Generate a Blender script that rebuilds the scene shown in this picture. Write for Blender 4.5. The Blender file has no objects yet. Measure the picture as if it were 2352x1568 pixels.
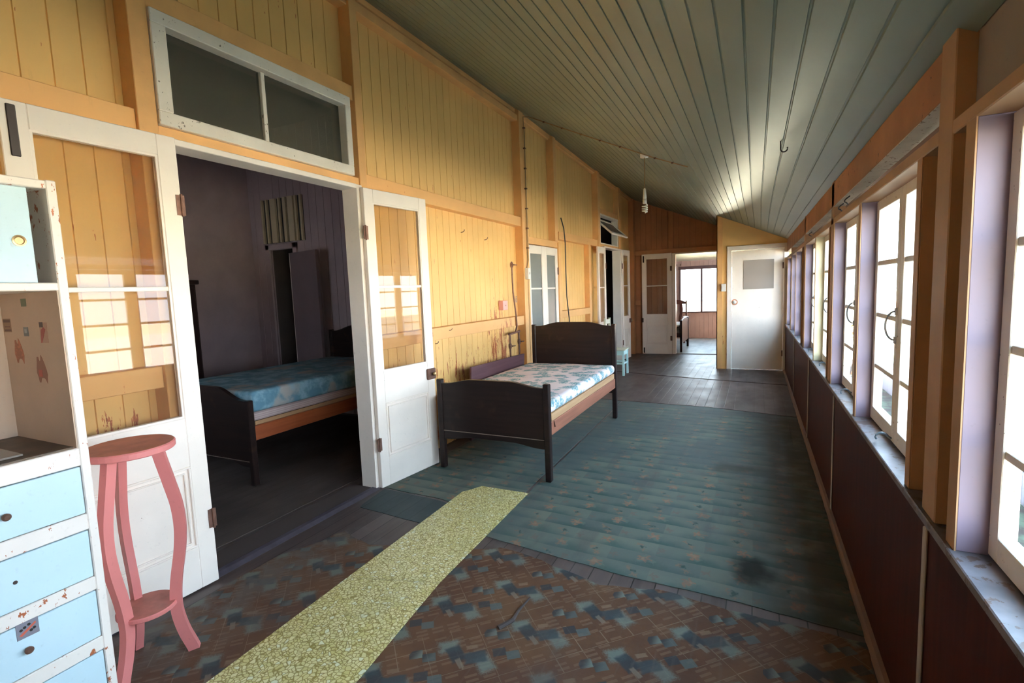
import bpy, bmesh, math, random
from mathutils import Vector, Matrix
random.seed(7)
C = bpy.context.scene.collection
sc = bpy.context.scene
PI = math.pi

# ------------------------------------------------------------------ colour
def lin(v):
    v /= 255.0
    return v / 12.92 if v <= 0.04045 else ((v + 0.055) / 1.055) ** 2.4
def S(r, g, b): return (lin(r), lin(g), lin(b), 1.0)
def mul(c, k): return (min(1, c[0] * k), min(1, c[1] * k), min(1, c[2] * k), 1.0)

# ------------------------------------------------------------------ node helpers
class X:
    """a float socket with arithmetic"""
    def __init__(s, nt, k): s.nt = nt; s.k = k
    def _op(s, op, *a):
        n = s.nt.nodes.new('ShaderNodeMath'); n.operation = op
        for i, v in enumerate((s,) + a):
            if isinstance(v, X): s.nt.links.new(v.k, n.inputs[i])
            else: n.inputs[i].default_value = float(v)
        return X(s.nt, n.outputs[0])
    def __add__(s, o): return s._op('ADD', o)
    def __sub__(s, o): return s._op('SUBTRACT', o)
    def __mul__(s, o): return s._op('MULTIPLY', o)
    def __truediv__(s, o): return s._op('DIVIDE', o)
    __radd__ = __add__; __rmul__ = __mul__
    def inv(s): return (s * -1.0) + 1.0
    def floor(s): return s._op('FLOOR')
    def fract(s): return s._op('FRACT')
    def abs(s): return s._op('ABSOLUTE')
    def sin(s): return s._op('SINE')
    def cos(s): return s._op('COSINE')
    def sqrt(s): return s._op('SQRT')
    def pow(s, e): return s._op('POWER', e)
    def mod(s, m): return s._op('FLOORED_MODULO', m)
    def min(s, o): return s._op('MINIMUM', o)
    def max(s, o): return s._op('MAXIMUM', o)
    def gt(s, o): return s._op('GREATER_THAN', o)
    def lt(s, o): return s._op('LESS_THAN', o)
    def atan2(s, o): return s._op('ARCTAN2', o)
    def step(s, a, b):
        n = s.nt.nodes.new('ShaderNodeMapRange'); n.interpolation_type = 'SMOOTHSTEP'
        n.inputs['From Min'].default_value = a; n.inputs['From Max'].default_value = b
        s.nt.links.new(s.k, n.inputs['Value']); return X(s.nt, n.outputs['Result'])

class Mat:
    def __init__(s, name, rough=0.5, spec=0.5, metal=0.0):
        s.m = bpy.data.materials.new(name); s.m.use_nodes = True
        s.nt = s.m.node_tree; s.b = s.nt.nodes['Principled BSDF']
        s.b.inputs['Roughness'].default_value = rough
        s.b.inputs['Specular IOR Level'].default_value = spec
        s.b.inputs['Metallic'].default_value = metal
        s.tc = s.nt.nodes.new('ShaderNodeTexCoord')
        sp = s.nt.nodes.new('ShaderNodeSeparateXYZ'); s.nt.links.new(s.tc.outputs['Object'], sp.inputs[0])
        s.x, s.y, s.z = (X(s.nt, sp.outputs[i]) for i in range(3))
    def vec(s, a, b, c):
        n = s.nt.nodes.new('ShaderNodeCombineXYZ')
        for i, v in enumerate((a, b, c)):
            if isinstance(v, X): s.nt.links.new(v.k, n.inputs[i])
            else: n.inputs[i].default_value = float(v)
        return n.outputs[0]
    def noise(s, sx, sy=None, sz=None, det=3, rough=0.55, off=0.0):
        if sy is None: sy = sz = sx
        n = s.nt.nodes.new('ShaderNodeTexNoise'); n.inputs['Scale'].default_value = 1.0
        n.inputs['Detail'].default_value = det; n.inputs['Roughness'].default_value = rough
        s.nt.links.new(s.vec(s.x * sx + off, s.y * sy + off, s.z * sz), n.inputs['Vector'])
        return X(s.nt, n.outputs['Fac'])
    def hash(s, a, b, c=0.0, w=0):
        n = s.nt.nodes.new('ShaderNodeTexWhiteNoise'); n.noise_dimensions = '3D'
        s.nt.links.new(s.vec(a, b, c), n.inputs['Vector']); return X(s.nt, n.outputs['Value'])
    def voro(s, a, b, c, feature='F1', scale=1.0, out='Distance'):
        n = s.nt.nodes.new('ShaderNodeTexVoronoi'); n.feature = feature; n.inputs['Scale'].default_value = scale
        s.nt.links.new(s.vec(a, b, c), n.inputs['Vector'])
        return n.outputs[out] if out == 'Color' else X(s.nt, n.outputs[out])
    def mix(s, f, a, b):
        n = s.nt.nodes.new('ShaderNodeMix'); n.data_type = 'RGBA'
        if isinstance(f, X): s.nt.links.new(f.k, n.inputs[0])
        else: n.inputs[0].default_value = f
        for i, v in ((6, a), (7, b)):
            if isinstance(v, tuple): n.inputs[i].default_value = v
            else: s.nt.links.new(v, n.inputs[i])
        return n.outputs[2]
    def color(s, c):
        if isinstance(c, tuple): s.b.inputs['Base Color'].default_value = c
        else: s.nt.links.new(c, s.b.inputs['Base Color'])
        return s
    def rough(s, f): s.nt.links.new(f.k, s.b.inputs['Roughness']); return s
    def bump(s, h, dist=0.002, strength=0.6):
        n = s.nt.nodes.new('ShaderNodeBump'); n.inputs['Strength'].default_value = strength
        n.inputs['Distance'].default_value = dist
        s.nt.links.new(h.k, n.inputs['Height']); s.nt.links.new(n.outputs[0], s.b.inputs['Normal']); return s

def paint(name, col, rough=0.5, var=0.12, chip=None, chip_col=S(140, 80, 50), sc_=3.0, spec=0.4, grain=(0, 0, 0)):
    m = Mat(name, rough, spec)
    n = m.noise(sc_, det=4)
    c = m.mix(n.step(0.3, 0.75), mul(col, 1 - var), mul(col, 1 + var * 0.4))
    d = m.noise(60, det=2)
    c = m.mix(d.step(0.62, 0.8) * 0.25, c, mul(col, 0.6))
    if chip is not None:
        k = m.noise(chip[1], chip[1], chip[2], det=5, rough=0.65)
        g = m.noise(4.0, det=1, off=5.0)
        c = m.mix(((k + g * 0.25).gt(chip[0])), c, chip_col)
    return m.color(c).m

def wood(name, c1, c2, rough=0.4, axis='x', spec=0.5, scale=1.0, wear=None):
    m = Mat(name, rough, spec)
    s_ = {'x': (1.5, 28, 28), 'y': (28, 1.5, 28), 'z': (28, 28, 1.5)}[axis]
    n = m.noise(*[v * scale for v in s_], det=4, rough=0.6)
    c = m.mix(n.step(0.3, 0.7), c1, c2)
    if wear is not None:
        w = m.noise(5, det=3, off=3.0).step(0.58, 0.75)
        c = m.mix(w * 0.5, c, wear)
    return m.color(c).m

# ------------------------------------------------------------------ mesh builder
def wdx(y): return 0.0 if y < 6.1 else 0.0472 * (y - 6.1)      # the old wall leans into the verandah towards its far end
class MB:
    def __init__(s): s.bm = bmesh.new()
    def box(s, x0, x1, y0, y1, z0, z1):
        v = [s.bm.verts.new((x, y, z)) for x in (x0, x1) for y in (y0, y1) for z in (z0, z1)]
        for f in ((0, 1, 3, 2), (4, 6, 7, 5), (0, 4, 5, 1), (2, 3, 7, 6), (0, 2, 6, 4), (1, 5, 7, 3)):
            s.bm.faces.new([v[i] for i in f])
        return s
    def hexa(s, P):                       # 8 points, same order as box
        v = [s.bm.verts.new(p) for p in P]
        for f in ((0, 1, 3, 2), (4, 6, 7, 5), (0, 4, 5, 1), (2, 3, 7, 6), (0, 2, 6, 4), (1, 5, 7, 3)):
            s.bm.faces.new([v[i] for i in f])
        return s
    def prism(s, pts, fn0, fn1):          # polygon extruded between two mappings of 2-D points to 3-D
        a = [s.bm.verts.new(fn0(*p)) for p in pts]; b = [s.bm.verts.new(fn1(*p)) for p in pts]
        s.bm.faces.new(a[::-1]); s.bm.faces.new(b)
        n = len(pts)
        for i in range(n): s.bm.faces.new((a[i], a[(i + 1) % n], b[(i + 1) % n], b[i]))
        return s
    def strip(s, A, B):                   # open surface between two polylines
        a = [s.bm.verts.new(p) for p in A]; b = [s.bm.verts.new(p) for p in B]
        for i in range(len(A) - 1): s.bm.faces.new((a[i], a[i + 1], b[i + 1], b[i]))
        return s
    def tube(s, pts, r, seg=8, r1=None):
        pts = [Vector(p) for p in pts]; rings = []
        up = Vector((0, 0, 1))
        for i, p in enumerate(pts):
            t = (pts[min(i + 1, len(pts) - 1)] - pts[max(i - 1, 0)]).normalized()
            a = t.cross(up if abs(t.z) < 0.95 else Vector((1, 0, 0))).normalized(); b = t.cross(a).normalized()
            rr = r if r1 is None else r + (r1 - r) * i / (len(pts) - 1)
            rings.append([s.bm.verts.new(p + (a * math.cos(2 * PI * k / seg) + b * math.sin(2 * PI * k / seg)) * rr) for k in range(seg)])
        for i in range(len(rings) - 1):
            for k in range(seg):
                s.bm.faces.new((rings[i][k], rings[i][(k + 1) % seg], rings[i + 1][(k + 1) % seg], rings[i + 1][k]))
        s.bm.faces.new(rings[0][::-1]); s.bm.faces.new(rings[-1])
        return s
    def rect_tube(s, pts, w, d, right):   # rectangular section swept along pts; right(i) gives the width direction
        rings = []
        pts = [Vector(p) for p in pts]
        for i, p in enumerate(pts):
            t = (pts[min(i + 1, len(pts) - 1)] - pts[max(i - 1, 0)]).normalized()
            a = Vector(right).normalized(); b = t.cross(a).normalized()
            rings.append([s.bm.verts.new(p + a * (sx * w / 2) + b * (sy * d / 2)) for sx, sy in ((-1, -1), (1, -1), (1, 1), (-1, 1))])
        for i in range(len(rings) - 1):
            for k in range(4):
                s.bm.faces.new((rings[i][k], rings[i][(k + 1) % 4], rings[i + 1][(k + 1) % 4], rings[i + 1][k]))
        s.bm.faces.new(rings[0][::-1]); s.bm.faces.new(rings[-1])
        return s
    def lathe(s, prof, c=(0, 0, 0), seg=24, axis='z'):
        rings = []
        for r, z in prof:
            ring = []
            for k in range(seg):
                a = 2 * PI * k / seg; u, v = r * math.cos(a), r * math.sin(a)
                p = {'z': (u, v, z), 'x': (z, u, v), 'y': (u, z, v)}[axis]
                ring.append(s.bm.verts.new((c[0] + p[0], c[1] + p[1], c[2] + p[2])))
            rings.append(ring)
        for i in range(len(rings) - 1):
            for k in range(seg):
                s.bm.faces.new((rings[i][k], rings[i][(k + 1) % seg], rings[i + 1][(k + 1) % seg], rings[i + 1][k]))
        s.bm.faces.new(rings[0][::-1]); s.bm.faces.new(rings[-1])
        return s
    def build(s, name, mat, parent=None, org=None, bevel=0.0, smooth=False, warp=False, segs=1):
        if warp:
            for v in s.bm.verts: v.co.x += wdx(v.co.y)
        if org is not None: bmesh.ops.translate(s.bm, verts=s.bm.verts, vec=-Vector(org))
        bmesh.ops.recalc_face_normals(s.bm, faces=s.bm.faces)
        me = bpy.data.meshes.new(name); s.bm.to_mesh(me); s.bm.free()
        if smooth:
            for p in me.polygons: p.use_smooth = True
        me.materials.append(mat)
        o = bpy.data.objects.new(name, me); C.objects.link(o)
        if parent is not None: o.parent = parent
        if bevel:
            b = o.modifiers.new('bevel', 'BEVEL'); b.width = bevel; b.segments = segs; b.limit_method = 'ANGLE'
        return o

def tag(o, label, cat, group=None, kind=None):
    o['label'] = label; o['category'] = cat
    if group: o['group'] = group
    if kind: o['kind'] = kind
    return o
def empty(name, loc, label, cat, rz=0.0, group=None, kind=None):
    o = bpy.data.objects.new(name, None); C.objects.link(o); o.location = loc; o.rotation_euler = (0, 0, rz)
    o.empty_display_size = 0.1
    return tag(o, label, cat, group, kind)
def setorg(o, org):                        # put a top-level mesh's origin at its base
    org = Vector(org); o.data.transform(Matrix.Translation(-org)); o.location = org
    return o
def struct(o, label, cat): return tag(o, label, cat, kind='structure')

# ------------------------------------------------------------------ materials
YEL = (0.78, 0.482, 0.176, 1); RAIL = (0.78, 0.43, 0.165, 1)
def wall_mat(name, col, peel=True):
    m = Mat(name, 0.5, 0.35)
    n = m.noise(1.2, det=4)
    c = m.mix(n.step(0.3, 0.75), mul(col, 0.88), mul(col, 1.06))
    d = m.noise(40, 40, 9, det=4)
    c = m.mix(d.step(0.6, 0.78) * 0.3, c, mul(col, 0.7))
    if peel:
        k = m.noise(34, 34, 5.5, det=5, rough=0.62)
        k2 = m.noise(90, 90, 60, det=3, rough=0.6)
        low = m.z.step(1.16, 0.5) * 0.10 + m.z.step(0.9, 0.2) * -0.04
        a = (m.y - 5.32).abs().step(0.42, 0.05); b = (m.z - 1.0).abs().step(0.85, 0.1)
        c1 = (m.y - 4.4).abs().step(0.9, 0.1) * m.z.step(1.1, 0.8) * 0.055
        e = (m.y - 1.0).abs().step(0.7, 0.2) * m.z.step(1.1, 1.0) * 0.09
        thr = k * 0.85 + k2 * 0.15 + low + a * b * 0.135 + c1 + e
        c = m.mix(thr.gt(0.678), c, m.mix(k2.step(0.35, 0.65), S(142, 74, 42), S(190, 112, 68)))
    return m.color(c).m
M_wall = wall_mat('yellow_board_paint', YEL)
M_rail = wall_mat('ochre_rail_paint', RAIL, True)
M_trim = paint('ochre_trim_paint', RAIL, 0.5, 0.15)
M_far = paint('dimmed_yellow_board_paint', (0.44, 0.190, 0.085, 1), 0.55, 0.15)  # yellow boards with the low light of the far end put into the colour
M_farrail = paint('dimmed_ochre_rail_paint', (0.48, 0.215, 0.09, 1), 0.55, 0.15)  # rails darkened likewise, low light mixed into the paint
M_pink = paint('pinkish_board_paint', (0.34, 0.24, 0.20, 1), 0.55, 0.12)
M_post = paint('brown_post_paint', (0.43, 0.245, 0.125, 1), 0.55, 0.18)
M_beam = paint('brown_beam_paint', (0.42, 0.19, 0.085, 1), 0.65, 0.25, chip=(0.80, 30, 30), chip_col=S(60, 35, 25))
M_white = paint('white_door_paint', (0.90, 0.80, 0.715, 1), 0.38, 0.06, chip=(0.87, 50, 30), chip_col=S(150, 110, 85))
M_winpaint = paint('white_window_paint', (0.80, 0.72, 0.62, 1), 0.45, 0.12, chip=(0.80, 50, 40), chip_col=S(120, 105, 90))
M_lilac = paint('lilac_reveal_paint', (0.22, 0.17, 0.225, 1), 0.5, 0.08)
M_cream = paint('cream_reveal_paint', (0.66, 0.60, 0.40, 1), 0.5, 0.1)
M_wains = wood('dark_red_panel', (0.040, 0.0085, 0.005, 1), (0.062, 0.014, 0.008, 1), 0.5, 'z', 0.08)
M_basebd = paint('brown_quad_paint', (0.16, 0.075, 0.04, 1), 0.6, 0.2)
M_strip = paint('pale_cover_strip_paint', (0.42, 0.38, 0.34, 1), 0.55, 0.15)
M_sill = paint('weathered_sill_paint', (0.19, 0.17, 0.185, 1), 0.45, 0.4, chip=(0.70, 22, 22), chip_col=S(95, 75, 68), sc_=9)
M_fibro = paint('grey_sheet_paint', (0.24, 0.20, 0.165, 1), 0.7, 0.12)
M_mauve = paint('mauve_bedroom_paint', (0.46, 0.36, 0.38, 1), 0.6, 0.1)
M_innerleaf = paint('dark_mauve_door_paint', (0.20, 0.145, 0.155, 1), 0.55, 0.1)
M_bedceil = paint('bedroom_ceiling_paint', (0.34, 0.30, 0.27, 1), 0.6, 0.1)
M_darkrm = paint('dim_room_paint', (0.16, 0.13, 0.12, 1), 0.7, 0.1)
M_roof = paint('roof_iron', (0.3, 0.28, 0.27, 1), 0.6, 0.1)
M_iron = Mat('black_iron', 0.45, 0.5, 0.6).color((0.035, 0.028, 0.025, 1)).m
M_rust = paint('rusty_iron', (0.16, 0.075, 0.05, 1), 0.7, 0.35, sc_=30)
M_brass = Mat('worn_brass', 0.35, 0.5, 0.8).color((0.45, 0.30, 0.15, 1)).m
M_steel = Mat('grey_steel', 0.35, 0.5, 0.9).color((0.42, 0.43, 0.45, 1)).m
M_stay = paint('blue_grey_enamel', (0.16, 0.20, 0.23, 1), 0.4, 0.15)
M_bedwood = wood('dark_stained_wood', (0.013, 0.007, 0.007, 1), (0.024, 0.012, 0.010, 1), 0.36, 'x', 0.3, wear=(0.075, 0.035, 0.02, 1))
M_bededge = Mat('worn_wood_line', 0.5).color((0.22, 0.16, 0.13, 1)).m
M_railred = wood('reddish_rail_wood', (0.24, 0.085, 0.05, 1), (0.34, 0.13, 0.075, 1), 0.5, 'y')
M_railpale = wood('pale_rail_wood', (0.42, 0.24, 0.12, 1), (0.52, 0.32, 0.17, 1), 0.5, 'y')
M_railorange = wood('orange_rail_wood', (0.30, 0.07, 0.025, 1), (0.42, 0.11, 0.04, 1), 0.4, 'y')
M_plank = wood('purple_brown_plank', (0.085, 0.035, 0.045, 1), (0.12, 0.055, 0.065, 1), 0.45, 'y')
M_robe = wood('wardrobe_wood', (0.02, 0.010, 0.010, 1), (0.035, 0.018, 0.016, 1), 0.3, 'z')
M_chairwood = wood('red_chair_wood', (0.07, 0.022, 0.016, 1), (0.11, 0.035, 0.022, 1), 0.35, 'z')
M_chip_white = paint('chipped_cream_paint', (0.82, 0.74, 0.68, 1), 0.45, 0.06, chip=(0.762, 34, 20), chip_col=S(172, 96, 60))
M_inner = paint('inside_cream_paint', (0.56, 0.42, 0.32, 1), 0.5, 0.12)
M_blue = paint('pale_blue_paint', (0.56, 0.72, 0.80, 1), 0.42, 0.06, chip=(0.90, 60, 60))
M_work = paint('stained_worktop', (0.12, 0.085, 0.06, 1), 0.5, 0.5, sc_=9)
M_stand = paint('salmon_pink_paint', (0.68, 0.215, 0.20, 1), 0.42, 0.10, chip=(0.90, 60, 60), chip_col=S(110, 50, 45))
M_standtop = paint('dusty_salmon_paint', (0.46, 0.155, 0.12, 1), 0.5, 0.25, sc_=12)
M_chairblue = paint('light_aqua_paint', (0.45, 0.72, 0.74, 1), 0.45, 0.08)
M_chairpale = paint('pale_green_white_paint', (0.66, 0.68, 0.56, 1), 0.5, 0.15, chip=(0.8, 40, 40), chip_col=S(120, 110, 90))
M_plastic = Mat('white_plastic', 0.35).color((0.80, 0.76, 0.70, 1)).m
M_pinkplastic = Mat('pink_plastic', 0.4).color((0.80, 0.38, 0.33, 1)).m
M_lampglass = Mat('white_lamp_glass', 0.25).color((0.85, 0.82, 0.74, 1)).m
M_cable = Mat('tan_cable', 0.6).color((0.34, 0.21, 0.10, 1)).m
M_black = Mat('black_rubber', 0.6).color((0.02, 0.016, 0.015, 1)).m
M_darkgrey = Mat('panel_grey', 0.75).color((0.27, 0.235, 0.215, 1)).m
M_string = Mat('white_string', 0.8).color((0.6, 0.58, 0.52, 1)).m
M_stump = Mat('splintered_wood', 0.8).color((0.06, 0.04, 0.035, 1)).m

def glass_mat(name, tint, gloss=0.9, refl=1.0, haze=0.0, haze_col=(0.5, 0.5, 0.5, 1), rough=0.02):
    m = bpy.data.materials.new(name); m.use_nodes = True; nt = m.node_tree; nt.nodes.clear()
    out = nt.nodes.new('ShaderNodeOutputMaterial'); tr = nt.nodes.new('ShaderNodeBsdfTransparent'); gl = nt.nodes.new('ShaderNodeBsdfGlossy')
    tr.inputs[0].default_value = tint; gl.inputs['Roughness'].default_value = rough
    gl.inputs[0].default_value = (refl, refl, refl, 1)
    fr = nt.nodes.new('ShaderNodeFresnel'); fr.inputs[0].default_value = 1.5
    mx = nt.nodes.new('ShaderNodeMixShader')
    ge = nt.nodes.new('ShaderNodeNewGeometry')             # reflect on the outer faces of the pane only
    fk = X(nt, fr.outputs[0]) * X(nt, ge.outputs['Backfacing']).inv(); nt.links.new(fk.k, mx.inputs[0])
    last = tr
    if haze:
        df = nt.nodes.new('ShaderNodeBsdfDiffuse'); df.inputs[0].default_value = haze_col
        m2 = nt.nodes.new('ShaderNodeMixShader'); m2.inputs[0].default_value = haze
        nt.links.new(tr.outputs[0], m2.inputs[1]); nt.links.new(df.outputs[0], m2.inputs[2]); last = m2
    nt.links.new(last.outputs[0], mx.inputs[1]); nt.links.new(gl.outputs[0], mx.inputs[2])
    nt.links.new(mx.outputs[0], out.inputs[0]); return m
M_glass = glass_mat('clear_window_glass', (0.97, 0.98, 0.97, 1), refl=0.35)
M_doorglass = glass_mat('old_door_glass', (0.92, 0.90, 0.86, 1), refl=0.7, haze=0.03)
M_frost = glass_mat('frosted_door_glass', (0.55, 0.57, 0.56, 1), refl=0.6, haze=0.45, haze_col=(0.42, 0.44, 0.42, 1), rough=0.25)
M_transom = glass_mat('dusty_transom_glass', (0.45, 0.45, 0.40, 1), refl=0.5, haze=0.35, haze_col=(0.155, 0.145, 0.11, 1), rough=0.3)

# ceiling paint
def ceil_mat():
    m = Mat('green_grey_ceiling_paint', 0.38, 0.5)
    n = m.noise(1.0, det=4); c = m.mix(n.step(0.3, 0.75), (0.160, 0.200, 0.145, 1), (0.210, 0.252, 0.190, 1))
    d = m.noise(30, 2, 30, det=3); c = m.mix(d.step(0.6, 0.8) * 0.3, c, (0.13, 0.145, 0.11, 1))
    return m.color(c).m
M_ceil = ceil_mat()
M_fceil = paint('pale_green_ceiling_paint', (0.42, 0.47, 0.42, 1), 0.45, 0.08)

def floor_mat():
    m = Mat('worn_floor_boards', 0.5, 0.45)
    b = (m.x / 0.11); i = b.floor(); f = b.fract()
    h = m.hash(i, i * 0.37, 0.0)
    n = m.noise(22, 1.6, 1, det=4)
    c = m.mix(h, (0.050, 0.033, 0.030, 1), (0.095, 0.068, 0.064, 1))
    c = m.mix(n.step(0.35, 0.75) * 0.6, c, (0.12, 0.085, 0.076, 1))
    gap = (f - 0.5).abs().gt(0.475)
    c = m.mix(gap, c, (0.015, 0.01, 0.009, 1))
    d = m.noise(5, det=4).step(0.5, 0.75); c = m.mix(d * 0.4, c, (0.115, 0.105, 0.098, 1))
    m.bump(gap.inv(), 0.003, 0.5)
    return m.color(c).m
M_floor = floor_mat()

def lino_brown():
    m = Mat('brown_patterned_lino', 0.5, 0.08)
    n1 = m.noise(2.4, det=4, off=2.0)
    base = m.mix(n1.step(0.35, 0.7), (0.092, 0.044, 0.028, 1), (0.130, 0.066, 0.037, 1))
    a = (m.x * 0.72 + m.y * 0.72); b = (m.x * 0.72 - m.y * 0.72)
    # broken diagonal strokes and thin frame lines
    ia, ib = (a / 0.072).floor(), (b / 0.026).floor(); h = m.hash(ia, ib); fb = (b / 0.026).fract(); fa = (a / 0.072).fract()
    st = h.gt(0.52) * fb.gt(0.5) * (fa - 0.5).abs().lt(0.36)
    base = m.mix(st * 0.5, base, (0.175, 0.105, 0.068, 1))
    ja, jb = (a / 0.125).floor(), (b / 0.085).floor(); h2 = m.hash(ja, jb, 3.0)
    ln = ((a / 0.125).fract() - 0.5).abs().gt(0.482).max(((b / 0.085).fract() - 0.5).abs().gt(0.472)) * h2.gt(0.5)
    base = m.mix(ln * 0.55, base, (0.21, 0.155, 0.105, 1))
    P, Q = 0.44, 0.25
    yy = m.y + m.x * 0.03
    rr = ((yy + 0.025) / Q).floor(); v = (((yy + 0.025) / Q).fract() - 0.5) * Q
    ux = (m.x + rr * -0.225) / P; u = (ux.fract() - 0.5) * P
    hh = m.hash(rr, ux.floor(), 2.0)
    sp = m.noise(150, det=2, rough=0.7) * 0.9; so = m.noise(30, det=2) * 0.35
    def dia(x0, y0, ra, rb):
        p = ((u - x0) * 0.8 + (v - y0) * 0.6).abs() / ra; q = ((u - x0) * -0.6 + (v - y0) * 0.8).abs() / rb
        return p.max(q)
    def dia2(x0, y0, ra, rb):
        p = ((u - x0) * 0.8 - (v - y0) * 0.6).abs() / ra; q = ((u - x0) * 0.6 + (v - y0) * 0.8).abs() / rb
        return p.max(q)
    dark = (0.036, 0.044, 0.050, 1); dark2 = (0.045, 0.058, 0.064, 1); light = (0.150, 0.185, 0.160, 1); mid = (0.082, 0.108, 0.104, 1)
    c = base
    c = m.mix((dia(-0.092, 0.012, 0.052, 0.042) + sp).step(1.55, 0.9) * 0.7, c, light)
    c = m.mix((dia2(0.095, -0.008, 0.055, 0.042) + sp).step(1.55, 0.9) * 0.65, c, light)
    c = m.mix((dia2(-0.042, -0.012, 0.050, 0.034) + so).step(1.3, 0.9) * 0.85, c, dark)
    c = m.mix((dia(0.042, 0.008, 0.050, 0.034) + so).step(1.3, 0.9) * 0.85, c, dark2)
    c = m.mix((dia(0.0, 0.052, 0.026, 0.012) + sp * 0.5).step(1.3, 1.0) * 0.7, c, (0.19, 0.125, 0.080, 1))
    c = m.mix((dia2(0.0, -0.050, 0.030, 0.012) + sp * 0.5).step(1.3, 1.0) * 0.7, c, (0.17, 0.135, 0.100, 1))
    for (x0, y0), fl in (((0.150, 0.080), 1), ((-0.165, -0.082), 0)):
        g = ((u - x0) / 0.09 + 0.5).max(0.0).min(1.0)
        for dx_, dy_, k in ((-0.030, -0.004, 0), (0.030, 0.006, 1)):
            w = (dia(x0 + dx_, y0 + dy_, 0.028, 0.023) + so * 0.3).step(1.12, 1.0)
            c = m.mix(w * 0.75, c, m.mix((g + (0.25 if k == fl else -0.25)).step(0.25, 0.75), dark, mid if k else light))
    w = m.noise(2.2, det=5, rough=0.6); c = m.mix(w.step(0.50, 0.72) * 0.6, c, (0.088, 0.055, 0.046, 1))
    w2 = m.noise(30, 2.5, 1, det=4, off=9); c = m.mix(w2.step(0.55, 0.8) * 0.35, c, (0.130, 0.098, 0.082, 1))
    dn = m.x.step(-1.9, -2.5) * m.noise(7, det=4, rough=0.65).step(0.35, 0.6); c = m.mix(dn * 0.7, c, (0.125, 0.108, 0.094, 1))
    m.bump(m.noise(8, 1.2, 1, det=2) + m.noise(50, det=2) * 0.25, 0.006, 0.35)
    return m.color(c).m
M_brown = lino_brown()

def lino_green():
    m = Mat('green_floral_lino', 0.36, 0.09)
    yy = m.y + m.x * 0.04 + m.noise(3, det=1) * 0.015
    row = (yy / 0.135).floor(); rv = (yy / 0.135).fract()
    uu = (m.x + row * 0.245) / 0.49; iu = uu.floor(); fu = uu.fract()
    h = m.hash(iu, row, 0.0); sp = m.noise(70, det=3, rough=0.65); wob1 = m.noise(22, det=2, off=1.0); wob2 = m.noise(22, det=2, off=7.0)
    grey = m.mix(h, (0.095, 0.112, 0.098, 1), (0.140, 0.146, 0.118, 1))
    teal = m.mix(h, (0.022, 0.062, 0.053, 1), (0.034, 0.078, 0.068, 1))
    slope = (fu - 0.5).abs() * -1.2 + 0.55
    g = (rv.inv() * 0.9 + slope * 0.8 + (m.noise(9, det=3) - 0.5) * 0.7 - 0.45)
    c = m.mix(g.step(0.05, 0.9) * 0.75, grey, teal)
    c = m.mix(rv.step(0.86, 0.98) * 0.25, c, (0.14, 0.13, 0.105, 1))
    def flower(x0, y0, r, col, c, pet, k=0.8):
        dx = (fu - x0) * 0.49 + (wob1 - 0.5) * 0.075; dy = (rv - y0) * 0.135 + (wob2 - 0.5) * 0.075
        rad = (dx * dx + dy * dy).sqrt(); an = dy.atan2(dx)
        lim = ((an * pet + h * 6.0).cos() * 0.35 + 0.75) * r + (sp - 0.5) * 0.035
        return m.mix((rad - lim).step(0.010, -0.006) * k, c, col)
    c = flower(0.42, 0.60, 0.050, (0.125, 0.150, 0.118, 1), c, 3.0, 0.5)
    c = flower(0.40, 0.58, 0.036, (0.235, 0.120, 0.075, 1), c, 5.0, 0.85)
    c = flower(0.40, 0.60, 0.012, (0.24, 0.165, 0.110, 1), c, 5.0, 0.7)
    c = flower(0.78, 0.66, 0.016, (0.21, 0.125, 0.080, 1), c, 3.0, 0.8)
    c = flower(0.86, 0.30, 0.017, (0.21, 0.125, 0.080, 1), c, 4.0, 0.8)
    c = flower(0.05, 0.45, 0.026, (0.155, 0.100, 0.075, 1), c, 4.0, 0.6)
    c = flower(0.83, 0.55, 0.012, (0.018, 0.050, 0.043, 1), c, 2.0, 0.8)
    w = m.noise(1.5, det=5, rough=0.6) + m.y.step(3.3, 5.0) * 0.14 + (m.x + 1.5).abs().step(0.35, 0.0) * 0.12
    c = m.mix(w.step(0.48, 0.72) * 0.75, c, (0.078, 0.092, 0.090, 1))
    w2 = m.noise(5.0, 1.0, 1, det=4, off=4); c = m.mix(w2.step(0.52, 0.75) * 0.55, c, (0.080, 0.072, 0.068, 1))
    c = m.mix(sp.step(0.56, 0.72) * 0.25, c, (0.13, 0.135, 0.125, 1))
    c = m.mix(m.x.step(-0.25, 0.35) * 0.75 * m.noise(4, det=4).step(0.25, 0.55), c, (0.046, 0.040, 0.032, 1))
    stain = (((m.x - 0.0) * (m.x - 0.0) + (m.y - 2.75) * (m.y - 2.75) * 0.5).sqrt() + m.noise(9, det=3) * 0.12)
    c = m.mix(stain.step(0.20, 0.10) * 0.9, c, (0.010, 0.009, 0.008, 1))
    st2 = (((m.x + 0.15) * (m.x + 0.15) * 0.35 + (m.y - 4.3) * (m.y - 4.3)).sqrt() + m.noise(7, det=3) * 0.2)
    c = m.mix(st2.step(0.27, 0.12) * 0.6, c, (0.045, 0.040, 0.030, 1))
    bl = ((m.x / 0.11).fract() - 0.5).abs().step(0.44, 0.5) * m.y.step(4.2, 6.2)
    m.bump(m.noise(6, 1.2, 1, det=3) + m.noise(60, det=2) * 0.15 + bl * 0.35, 0.006, 0.4)
    m.rough(m.noise(4, det=3) * 0.25 + 0.5)
    return m.color(c).m
M_green = lino_green()

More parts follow.
